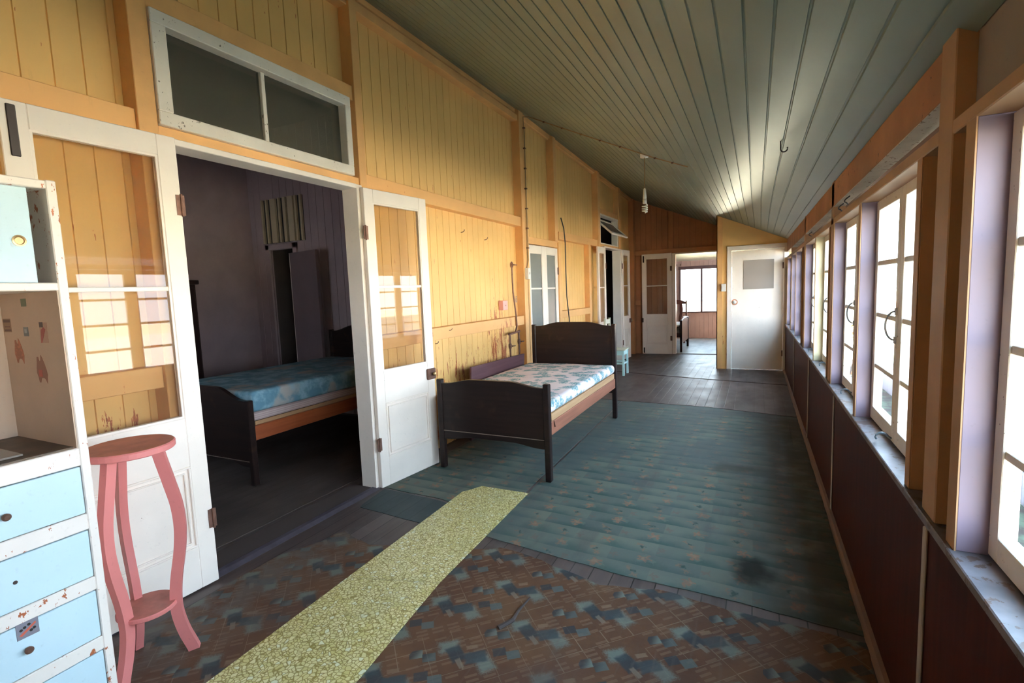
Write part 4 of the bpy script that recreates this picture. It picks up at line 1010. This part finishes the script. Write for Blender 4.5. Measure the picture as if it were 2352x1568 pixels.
# verandah bed
bx0, bx1 = -2.455, -1.42
o = empty('bed', (-1.94, 4.55, 0), 'dark wooden bed frame standing on the verandah', 'bed'); og = (-1.94, 4.55, 0)
board_end(o, 'footboard', og, bx0, bx1, 3.52, 0.742, 0.782, 0.262, 0.03, 0.782, apron=0.335)
board_end(o, 'headboard', og, bx0, bx1, 5.58, 1.070, 1.115, 0.30, 0.0, 1.095)
for xa, xb, yy in ((-1.462, -1.432, 0), (-2.445, -2.415, 0)):
    r = MB().box(xa, xb, 3.54, 5.56, 0.362, 0.468).build('side_rail', M_railred, o, og, 0.003); r['label'] = 'reddish timber side rail'
for xa, xb in ((-1.475, -1.440), (-2.44, -2.405)):
    MB().box(xa, xb, 3.60, 5.55, 0.468, 0.528).build('base_rail', M_railpale, o, og, 0.003)['label'] = 'pale timber base rail'
mb = MB()
for k in range(9): mb.box(-2.405, -1.475, 3.66 + k * .22, 3.74 + k * .22, 0.49, 0.515)
mb.build('base_slat', M_railpale, o, og)
mb = MB(); mb.tube([(-1.455, 3.56, 0.40), (-1.455, 3.60, 0.45), (-1.43, 3.62, 0.465), (-1.425, 3.63, 0.42)], 0.006, 6); mb.build('bracket', M_rust, o, og)
def mattress(name, x0, x1, y0, y1, z0, z1, m, label, r=0.045, crown=0.015, cat='mattress', loc=None):
    bm = bmesh.new(); nx, ny = 14, 24
    cx, cy = (x0 + x1) / 2, (y0 + y1) / 2
    bmesh.ops.create_cube(bm, size=1.0)
    bmesh.ops.scale(bm, vec=(x1 - x0, y1 - y0, z1 - z0), verts=bm.verts)
    bmesh.ops.bevel(bm, geom=bm.edges[:], offset=r, segments=4, profile=0.5, affect='EDGES')
    bmesh.ops.subdivide_edges(bm, edges=[e for e in bm.edges if e.calc_length() > 0.4], cuts=12, use_grid_fill=True)
    for v in bm.verts:
        v.co.z += 0.5 * (z1 - z0)
        u = v.co.x / (x1 - x0) * 2; w = v.co.y / (y1 - y0) * 2
        if v.co.z > (z1 - z0) * .6: v.co.z += crown * (1 - u * u) * (1 - w * w) - 0.012 * abs(math.sin(w * 3.3 + u)) * (1 - u * u)
    bmesh.ops.recalc_face_normals(bm, faces=bm.faces)
    me = bpy.data.meshes.new(name); bm.to_mesh(me); bm.free()
    for p in me.polygons: p.use_smooth = True
    me.materials.append(m)
    ob = bpy.data.objects.new(name, me); C.objects.link(ob); ob.location = (cx, cy, z0)
    return tag(ob, label, cat)
mattress('mattress', -2.50, -1.425, 3.552, 5.545, 0.531, 0.635, M_matt1, 'pale pink mattress with teal floral print on the verandah bed')
# plank standing behind the bed
mb = MB(); mb.hexa([(-2.615, 4.26, 0.004), (-2.575, 4.26, 0.765), (-2.615, 5.54, 0.004), (-2.575, 5.54, 0.740), (-2.593, 4.26, 0.004), (-2.553, 4.26, 0.765), (-2.593, 5.54, 0.004), (-2.553, 5.54, 0.74)])
tag(setorg(mb.build('loose_plank', M_plank, bevel=0.002), (-2.6, 4.9, 0)), 'purple brown board standing between the verandah bed and wall', 'board')
# bedroom bed
o = empty('bed', (-4.26, 3.62, 0), 'dark wooden bed frame in the dim bedroom beyond the doorway', 'bed'); og = (-4.26, 3.62, 0)
board_end(o, 'footboard', og, -4.90, -3.635, 2.605, 0.70, 0.80, 0.15, 0.06, 0.71, apron=0.20)
board_end(o, 'headboard', og, -4.90, -3.635, 4.70, 1.09, 1.16, 0.30, 0.0, 1.11)
for xa, xb in ((-3.675, -3.645), (-4.89, -4.86)):
    r = MB().box(xa, xb, 2.63, 4.68, 0.375, 0.495).build('side_rail', M_railorange, o, og, 0.003); r['label'] = 'orange brown side rail'
mb = MB().box(-3.70, -3.676, 2.66, 4.66, 0.46, 0.525).build('base_rail', M_railpale, o, og)
mb = MB()
for k in range(9): mb.box(-4.86, -3.70, 2.72 + k * .22, 2.80 + k * .22, 0.49, 0.515)
mb.build('base_slat', M_railpale, o, og)
mattress('striped_pad', -4.85, -3.665, 2.64, 4.662, 0.528, 0.60, M_stripe, 'thin striped pad under the teal bedroom mattress', r=0.02, crown=0.0, cat='bed pad')
mattress('mattress', -4.87, -3.655, 2.64, 4.662, 0.602, 0.775, M_matt2, 'teal patterned mattress on the bedroom bed', r=0.03, crown=0.02)
# wardrobe
o = empty('wardrobe', (-6.02, 3.1, 0), 'tall dark wardrobe against the bedroom side wall', 'wardrobe'); og = (-6.05, 3.1, 0)
MB().box(-6.33, -5.78, 2.62, 3.57, 0.004, 1.72).build('body', M_robe, o, og, 0.004)
MB().box(-6.34, -5.75, 2.59, 3.60, 1.72, 1.77).build('cornice', M_robe, o, og, 0.01, segs=2)
for a, b in ((2.64, 3.09), (3.10, 3.55)):
    d = MB().box(-5.78, -5.76, a, b, 0.12, 1.68).build('door', M_robe, o, og, 0.004)
    MB().lathe([(0.006, 0), (0.012, 0.012), (0.012, 0.02), (0.002, 0.024)], (-5.76, b - .04 if a < 3 else a + .04, 0.95), 12, 'x').build('knob', M_brass, d, og)
# far room bed
o = empty('bed', (-2.4, 12.3, 0), 'dark wooden bed seen through the far doorway', 'bed'); og = (-2.4, 12.3, 0)
def end_x(nm, xc, y0, y1, lo, hi, bot, ph):
    poly = serp(y0 + .04, y1 - .04, lo, hi) + [(y0 + .04, bot), (y1 - .04, bot)][::-1]
    MB().prism(poly, lambda y, z: (xc - .014, y, z), lambda y, z: (xc + .014, y, z)).build(nm, M_bedwood, o, og, 0.003)
    for yy in (y0, y1 - .05): MB().box(xc - .025, xc + .025, yy, yy + .05, 0.009, ph).build('leg', M_bedwood, o, og, 0.005)
end_x('footboard', -1.49, 11.64, 12.90, 0.71, 0.75, 0.20, 0.73)
end_x('headboard', -3.46, 11.64, 12.90, 1.02, 1.08, 0.30, 1.05)
for ya, yb in ((11.655, 11.685), (12.855, 12.885)): MB().box(-3.44, -1.51, ya, yb, 0.34, 0.44).build('side_rail', M_bedwood, o, og)
mattress('mattress', -3.42, -1.53, 11.69, 12.85, 0.42, 0.55, M_matt3, 'dark leaf patterned mattress on the far room bed', r=0.03)
mattress('bed_sheet', -3.40, -1.545, 11.70, 12.84, 0.572, 0.615, M_sheet, 'white sheet folded on the far room bed', r=0.015, cat='sheet')
# far armchair
o = empty('armchair', (-1.93, 13.75, 0), 'reddish wooden armchair with a slatted back in the far room', 'chair'); og = (-1.93, 13.75, 0)
for x in (-2.22, -1.67):
    MB().box(x, x + .04, 13.95, 13.99, .008, 1.10).build('leg', M_chairwood, o, og, 0.004)
    MB().box(x, x + .04, 13.50, 13.54, .008, .66).build('leg', M_chairwood, o, og, 0.004)
    MB().box(x - .01, x + .05, 13.46, 13.96, .66, .69).build('armrest', M_chairwood, o, og, 0.006)
MB().box(-2.20, -1.65, 13.48, 13.98, .40, .45).build('seat', M_chairwood, o, og, 0.006)
MB().prism(serp(-2.22, -1.63, 1.07, 1.12) + [(-1.63, 1.01), (-2.22, 1.01)], lambda x, z: (x, 13.955, z), lambda x, z: (x, 13.985, z)).build('top_rail', M_chairwood, o, og, 0.003)
for xc, wv in ((-2.06, 0.02), (-1.925, 0.0), (-1.79, -0.02)):
    P = []
    for i in range(13):
        z = 0.45 + 0.56 * i / 12; P.append((xc + wv * math.sin(i / 12 * 2 * PI) + 0.035, z))
    for i in range(12, -1, -1):
        z = 0.45 + 0.56 * i / 12; P.append((xc + wv * math.sin(i / 12 * 2 * PI) - 0.035, z))
    MB().prism(P, lambda x, z: (x, 13.96, z), lambda x, z: (x, 13.98, z)).build('back_splat', M_chairwood, o, og)

# ================================================================== small painted chair behind the bedhead
o = empty('chair', (-2.2, 8.5, 0.006), 'small pale aqua painted chair behind the bedhead', 'chair'); og = (-2.2, 8.5, 0.006)
cx0, cx1, cy0, cy1 = -2.33, -1.99, 8.34, 8.66
for yy in (cy0, cy1 - .035):
    MB().box(cx1 - .035, cx1, yy, yy + .035, 0.008, 0.44).build('leg', M_chairblue, o, og, 0.003)
    MB().box(cx0, cx0 + .035, yy, yy + .035, 0.008, 0.985).build('leg', M_chairpale, o, og, 0.003)
    MB().box(cx0 + .03, cx1 - .03, yy + .008, yy + .028, 0.20, 0.23).build('stretcher', M_chairblue, o, og)
    MB().box(cx0 + .03, cx1 - .03, yy + .005, yy + .03, 0.36, 0.44).build('apron', M_chairblue, o, og)
MB().box(cx1 - .03, cx1 - .008, cy0 + .035, cy1 - .035, 0.36, 0.44).build('apron', M_chairblue, o, og)
MB().box(cx1 - .028, cx1 - .010, cy0 + .035, cy1 - .035, 0.20, 0.23).build('stretcher', M_chairblue, o, og)
MB().box(cx0 - .01, cx1 + .02, cy0 - .015, cy1 + .015, 0.44, 0.46).build('seat', M_chairpale, o, og, 0.004)['label'] = 'worn pale seat board'
MB().box(cx0 + .005, cx0 + .03, cy0 + .03, cy1 - .03, 0.89, 0.965).build('top_rail', M_chairpale, o, og, 0.003)
MB().box(cx0 + .005, cx0 + .03, cy0 + .03, cy1 - .03, 0.70, 0.76).build('back_rail', M_chairpale, o, og, 0.003)

# ================================================================== wall fittings
px = XL
# switch box and its surface cable
o = empty('light_switch', (-2.665, 5.935, 1.66), 'white switch box at the foot of the post cable', 'switch'); og = (-2.665, 5.935, 1.66)
MB().box(-2.67, -2.62, 5.895, 5.975, 1.655, 1.80).build('box', M_plastic, o, og, 0.005, segs=2)
MB().box(-2.62, -2.612, 5.925, 5.945, 1.715, 1.745).build('rocker', M_plastic, o, og, 0.002)
o = empty('surface_cable', (-2.66, 6.0, 1.80), 'tan cable clipped down the ochre post and across the ceiling', 'cable')
og = (-2.66, 6.0, 1.80)
mb = MB()
pth = [(-2.655, 5.93, 1.80), (-2.655, 5.985, 1.90), (-2.655, 5.985, 2.3), (-2.655, 5.988, 2.9), (-2.655, 5.99, 3.5), (-2.67, 6.0, 3.70), (-2.62, 6.06, zc(-2.62, 6.06) - .012)]
mb.tube(pth, 0.008, 8)
mb.build('drop', M_cable, o, og)
mb = MB()
cp = [(-2.62, 6.06), (-2.3, 6.02), (-1.7, 5.91), (-1.2, 5.785), (-1.0, 5.75), (-0.9, 5.69), (-0.636, 5.55)]
mb.tube([(x, y, zc(x, y) - .010) for x, y in cp], 0.006, 6); mb.build('ceiling_run', M_cable, o, og)
for x, y in ((-2.4, 6.03), (-2.15, 6.0), (-1.9, 5.96), (-1.65, 5.90), (-1.4, 5.835), (-1.0, 5.75), (-0.8, 5.64)): MB().box(x - .012, x + .012, y - .012, y + .012, zc(x, y) - .018, zc(x, y) - .004).build('clip', M_rust, o, og)
for z in (2.05, 2.3, 2.55, 2.8, 3.05, 3.3, 3.55): MB().box(-2.67, -2.642, 5.97, 6.0, z, z + .016).build('clip', M_rust, o, og)
o = empty('wall_socket', (-2.75, 5.395, 1.28), 'pink socket box on the peeling wall above the bed', 'socket'); og = (-2.75, 5.395, 1.28)
MB().box(-2.78, -2.715, 5.335, 5.46, 1.285, 1.40).build('box', M_pinkplastic, o, og, 0.008, segs=2)
MB().lathe([(0.006, 0), (0.006, .002)], (-2.715, 5.40, 1.34), 10, 'x').build('screw', M_rust, o, og)
# rusty gas pipe
o = empty('gas_pipe', (-2.70, 5.60, 0.70), 'rusty pipework with two taps on the peeling wall', 'pipe'); og = (-2.70, 5.60, 0.70)
MB().tube([(-2.70, 5.575, 1.87), (-2.70, 5.585, 1.5), (-2.675, 5.60, 1.20), (-2.672, 5.605, 1.08), (-2.70, 5.61, 0.99)], 0.010, 8).build('riser', M_rust, o, og)
mb = MB(); mb.tube([(-2.70, 5.43, 0.985), (-2.70, 5.73, 1.0)], 0.014, 8); mb.tube([(-2.70, 5.45, 0.99), (-2.70, 5.455, 0.40)], 0.012, 8); mb.tube([(-2.70, 5.705, 1.0), (-2.70, 5.71, 0.66)], 0.012, 8)
mb.build('branch', M_rust, o, og)
for y, z in ((5.575, 1.83), (5.71, 0.87), (5.45, 0.84)):
    mb = MB(); mb.lathe([(0.018, -.03), (0.022, 0), (0.018, .03)], (-2.70, y, z), 10, 'z'); mb.tube([(-2.70, y, z), (-2.655, y + .02, z)], 0.008, 6); mb.tube([(-2.655, y - .03, z), (-2.655, y + .05, z)], 0.007, 6)
    mb.build('tap', M_rust, o, og)
# small bits on the wall
def hook(name, pos, label, cat='hook', m=M_rust, s=1.0, d=(1, 0)):
    mb = MB(); x, y, z = pos
    pts = [(0, 0, 0), (.025, 0, 0.002), (.042, 0, .010), (.05, 0, .028)]
    mb.tube([(x + a * d[0] * s + b * 0, y + a * d[1] * s, z + c * s) for a, b, c in pts], 0.0045 * s, 6)
    return tag(setorg(mb.build(name, m), pos), label, cat)
hook('coat_hook', (fx, 4.10, 1.15), 'upper rusty nail in the middle rail behind the bed', 'nail', s=.7)
hook('coat_hook', (XL, 3.98, 1.03), 'rusty nail just under the middle rail behind the bed', 'nail', s=.8)
hook('coat_hook', (XL, 4.55, 2.14), 'left rusty hook high on the yellow boards', 'hook', s=.9)
hook('coat_hook', (XL, 5.05, 2.10), 'right rusty hook high on the yellow boards', 'hook', s=.9)
mb = MB(); mb.tube([(XL + .004, 5.82, 1.44), (XL + .02, 5.82, 1.44)], 0.006, 6); mb.tube([(XL + .018, 5.80 + .022 * math.cos(a), 1.395 + .03 * math.sin(a)) for a in [i * PI / 8 for i in range(17)]], 0.004, 6)
tag(setorg(mb.build('key_ring', M_steel), (XL, 5.82, 1.38)), 'small grey ring hanging below the switch', 'ring')
# black cable
mb = MB(); pts = [(-2.70 + .01, 7.20, 2.58), (-2.655, 7.22, 2.42), (-2.65, 7.25, 2.2), (-2.655, 7.255, 1.8), (-2.66, 7.28, 1.4), (-2.65, 7.33, 1.05), (-2.66, 7.36, 0.6), (-2.70, 7.37, 0.012)]
mb.tube([(x + wdx(y), y, z) for x, y, z in pts], 0.009, 8)
tag(setorg(mb.build('black_cable', M_black), (-2.6, 7.37, 0.0)), 'loose black cable hanging down the wall beyond the bedhead', 'cable')
# ceiling lamp
bxp, byp = -1.135, 5.86; zt = zc(bxp, byp)
o = empty('pendant_lamp', (bxp, byp, zt), 'bare spiral bulb hanging from the ceiling on a cord', 'lamp')
MB().lathe([(0.045, -0.028), (0.045, 0.01), (0.02, 0.03)], seg=20).build('ceiling_rose', M_plastic, o, smooth=True)
zb = 2.335 - zt
MB().tube([(0, 0, -.02), (0.004, 0.0, -0.2), (-.002, 0, zb + .25)], 0.004, 6).build('cord', M_cable, o)
MB().lathe([(0.008, zb + .27), (0.014, zb + .262), (0.018, zb + .20), (0.022, zb + .16), (0.018, zb + .155)], seg=16).build('lamp_holder', M_plastic, o, smooth=True)
MB().lathe([(0.016, zb + .158), (0.022, zb + .15), (0.024, zb + .105), (0.018, zb + .10)], seg=16).build('ballast', M_plastic, o, smooth=True)
mb = MB(); pts = []
for i in range(73):
    a = i / 72 * 2 * PI * 3.0; r = 0.027
    pts.append((r * math.cos(a), r * math.sin(a), zb + .085 - 0.075 * i / 72))
pts.insert(0, (0.012, 0, zb + .105)); pts.append((0, 0, zb + .0)); mb.tube(pts, 0.0075, 8)
mb.build('spiral_tube', M_lampglass, o, smooth=True)
# ceiling hook with string
hx, hy = 0.125, 3.42; hz = zc(hx, hy)
o = empty('ceiling_hook', (hx, hy, hz), 'black hook with white string hanging under the ceiling boards', 'hook')
mb = MB(); mb.tube([(0, 0, .004), (0, 0, -.03)] + [(0.018 - .018 * math.cos(t), 0, -.045 - .018 * math.sin(t)) for t in [i * PI / 8 for i in range(10)]], 0.004, 6); mb.build('hook', M_iron, o)
MB().tube([(0.01, 0, -.062), (0.0, 0.05, -.10), (-.015, .10, -.17), (-.02, .13, -.22)], 0.004, 6, 0.002).build('string', M_string, o)
# hooks on the window head
hk = 0
for (y, z), lab in (((3.58, 1.915), 'black wire hook left of the pair on the window head'), ((3.36, 1.925), 'black wire hook right of the pair on the window head'), ((5.42, 1.915), 'small hook on the window head further along')):
    mb = MB(); mb.tube([(0.47, y + .10, z), (0.455, y + .03, z - .002)] + [(0.452 - .0 - .02 * math.sin(t) * .6, y + .02 * math.cos(t), z + .018 - .018 * math.cos(t * .5 + .2)) for t in [i * PI / 6 for i in range(9)]], 0.0035, 6)
    tag(setorg(mb.build('wire_hook', M_black), (0.465, y, z)), lab, 'hook')
# switch by the closet
o = empty('light_switch', (-0.50, YC - .012, 1.38), 'white switch plate on the corner board by the closet door', 'switch'); og = (-0.50, YC - .012, 1.38)
MB().box(-0.535, -0.462, YC - .055, YC - .012, 1.37, 1.50).build('box', M_plastic, o, og, 0.004)
MB().box(-0.51, -0.49, YC - .062, YC - .055, 1.42, 1.45).build('rocker', M_plastic, o, og)
# far room hooks
for bx_, lab in ((-2.02, 'left of two rusty curtain brackets by the far room window'), (-1.92, 'right of two rusty curtain brackets by the far room window')):
    mb = MB(); mb.tube([(bx_, 14.995, 2.08), (bx_, 14.95, 2.07), (bx_, 14.94, 2.105)], 0.012, 6)
    tag(setorg(mb.build('curtain_bracket', M_rust), (bx_, 14.99, 2.08)), lab, 'bracket', 'curtain brackets')

# ================================================================== OUTSIDE
mb = MB(); mb.box(0.64, 60, -40, 70, -0.72, -0.60); mb.box(-40, 0.64, 15.2, 70, -0.72, -0.60)
struct(mb.build('ground', M_ground), 'dirt and patchy grass outside the windows', 'ground')
M_shadesoil = Mat('shade_dark_soil_and_grass', 0.9, 0.2)  # near ground darkened, the house shade is put into its colour
M_shadesoil.color(M_shadesoil.mix(M_shadesoil.noise(2.2, det=5, rough=0.65).step(0.45, 0.6), (0.035, 0.024, 0.018, 1), M_shadesoil.mix(M_shadesoil.noise(30, det=3), (0.030, 0.036, 0.020, 1), (0.07, 0.085, 0.055, 1))))
mb = MB(); mb.box(0.66, 2.18, -3, 16, -0.599, -0.585)
tag(setorg(mb.build('shade_dark_soil', M_shadesoil.m), (1.4, 6, -0.6)), 'soil with grass tufts, shade put into its dark colour, between house and corrugated fence', 'soil', kind='stuff')
mb = MB(); A = []; 
n = 0; yy = -3.0
while yy < 16:
    A.append((2.2 + 0.012 * math.sin(yy / 0.076 * 2 * PI), yy)); yy += 0.0126
mb.strip([(x, y, -0.6) for x, y in A], [(x, y, -0.02) for x, y in A])
mb.box(2.212, 2.225, -3, 16, -0.6, -0.02)
tag(setorg(mb.build('corrugated_fence', M_fence), (2.2, 6.0, -0.6)), 'low white corrugated iron fence outside the nearest window', 'fence')
mb = MB(); k = 0; yy = 2.0  # fence added to throw sunlight onto the left wall
while yy < 40:
    mb.box(6.6, 6.62, yy, yy + .145, -0.6, 0.9); yy += .15
mb.box(6.62, 6.66, 2, 40, -0.3, -0.2); mb.box(6.62, 6.66, 2, 40, 0.5, 0.6)
tag(setorg(mb.build('bounce_fence', paint('white_paling_paint', (0.74, 0.72, 0.68, 1), 0.6, 0.1)), (6.6, 14, -0.6)), 'white paling fence added across the yard to bounce sunlight into the windows', 'fence')
o = empty('shrub', (1.38, 9.9, -0.583), 'yellow and red leaved shrub outside the third window', 'shrub')
mb = MB()
for i in range(420):
    a = random.uniform(0, 2 * PI); z = random.uniform(0.15, 1.45); r = 0.30 * math.sqrt(random.random()) * (1.15 - abs(z - .7) * .6)
    c = Vector((r * math.cos(a), r * math.sin(a), z)); d = Vector((math.cos(a), math.sin(a), random.uniform(-.6, .8))).normalized(); s_ = d.cross(Vector((0, 0, 1))).normalized() * 0.022
    L = random.uniform(.09, .15)
    v = [mb.bm.verts.new(q) for q in (c, c + d * L * .5 + s_, c + d * L, c + d * L * .5 - s_)]; mb.bm.faces.new(v)
fo = mb.build('foliage', M_leaf_y, o); fo['kind'] = 'stuff'
mb = MB()
for k in range(5):
    a = k * 1.26; mb.tube([(0, 0, 0), (.08 * math.cos(a), .08 * math.sin(a), .6), (.2 * math.cos(a), .2 * math.sin(a), 1.3)], 0.012, 6, 0.004)
mb.build('stem', M_stump, o)

# ================================================================== LIGHT
w = bpy.data.worlds.new('sky'); sc.world = w; w.use_nodes = True
bg = w.node_tree.nodes['Background']; bg.inputs[1].default_value = 1.0
def sky_nodes(nt):                                  # bright hazy horizon, deeper overhead
    tc = nt.nodes.new('ShaderNodeTexCoord'); sp = nt.nodes.new('ShaderNodeSeparateXYZ'); nt.links.new(tc.outputs['Generated'], sp.inputs[0])
    z = X(nt, sp.outputs[2])
    mx = nt.nodes.new('ShaderNodeMix'); mx.data_type = 'RGBA'
    nt.links.new(z.max(0.0).step(0.0, 0.75).k, mx.inputs[0])
    k0, k1 = 7.5, 8.0
    mx.inputs[6].default_value = (0.78 * k0, 0.90 * k0, 1.0 * k0, 1); mx.inputs[7].default_value = (0.45 * k1, 0.72 * k1, 1.0 * k1, 1)
    nt.links.new(mx.outputs[2], bg.inputs[0])
sky_nodes(w.node_tree)
sd = bpy.data.lights.new('sun', 'SUN'); sd.energy = 240; sd.angle = math.radians(0.6); sd.color = (1.0, 0.93, 0.82)
so = bpy.data.objects.new('sun', sd); C.objects.link(so)
dirv = Vector((1.0, -0.45, -0.46)); so.rotation_euler = dirv.to_track_quat('-Z', 'Y').to_euler(); so.location = (-8, 8, 10)

# ================================================================== CAMERA
cd = bpy.data.cameras.new('camera'); cam = bpy.data.objects.new('camera', cd); C.objects.link(cam); sc.camera = cam
cd.sensor_width = 36; cd.sensor_fit = 'HORIZONTAL'; cd.lens = 1144.11 / 2352 * 36; cd.clip_start = 0.02; cd.clip_end = 300
yaw, pitch, roll = math.radians(26.1303), math.radians(-5.6753), math.radians(-2.1742)
f = Vector((-math.sin(yaw) * math.cos(pitch), math.cos(yaw) * math.cos(pitch), math.sin(pitch))); r = Vector((math.cos(yaw), math.sin(yaw), 0)); u = r.cross(f)
r2 = r * math.cos(roll) + u * math.sin(roll); u2 = u * math.cos(roll) - r * math.sin(roll)
M = Matrix((r2, u2, -f)).transposed().to_4x4(); M.translation = Vector((0, 0, 1.5)); cam.matrix_world = M

sc.view_settings.view_transform = 'Standard'; sc.view_settings.look = 'None'; sc.view_settings.exposure = 1.5; sc.view_settings.gamma = 1.0
sc.view_settings.use_curve_mapping = False
cy = sc.cycles
cy.max_bounces = 10; cy.diffuse_bounces = 6; cy.glossy_bounces = 4; cy.transparent_max_bounces = 16
cy.caustics_reflective = False; cy.caustics_refractive = False; cy.sample_clamp_indirect = 6.0
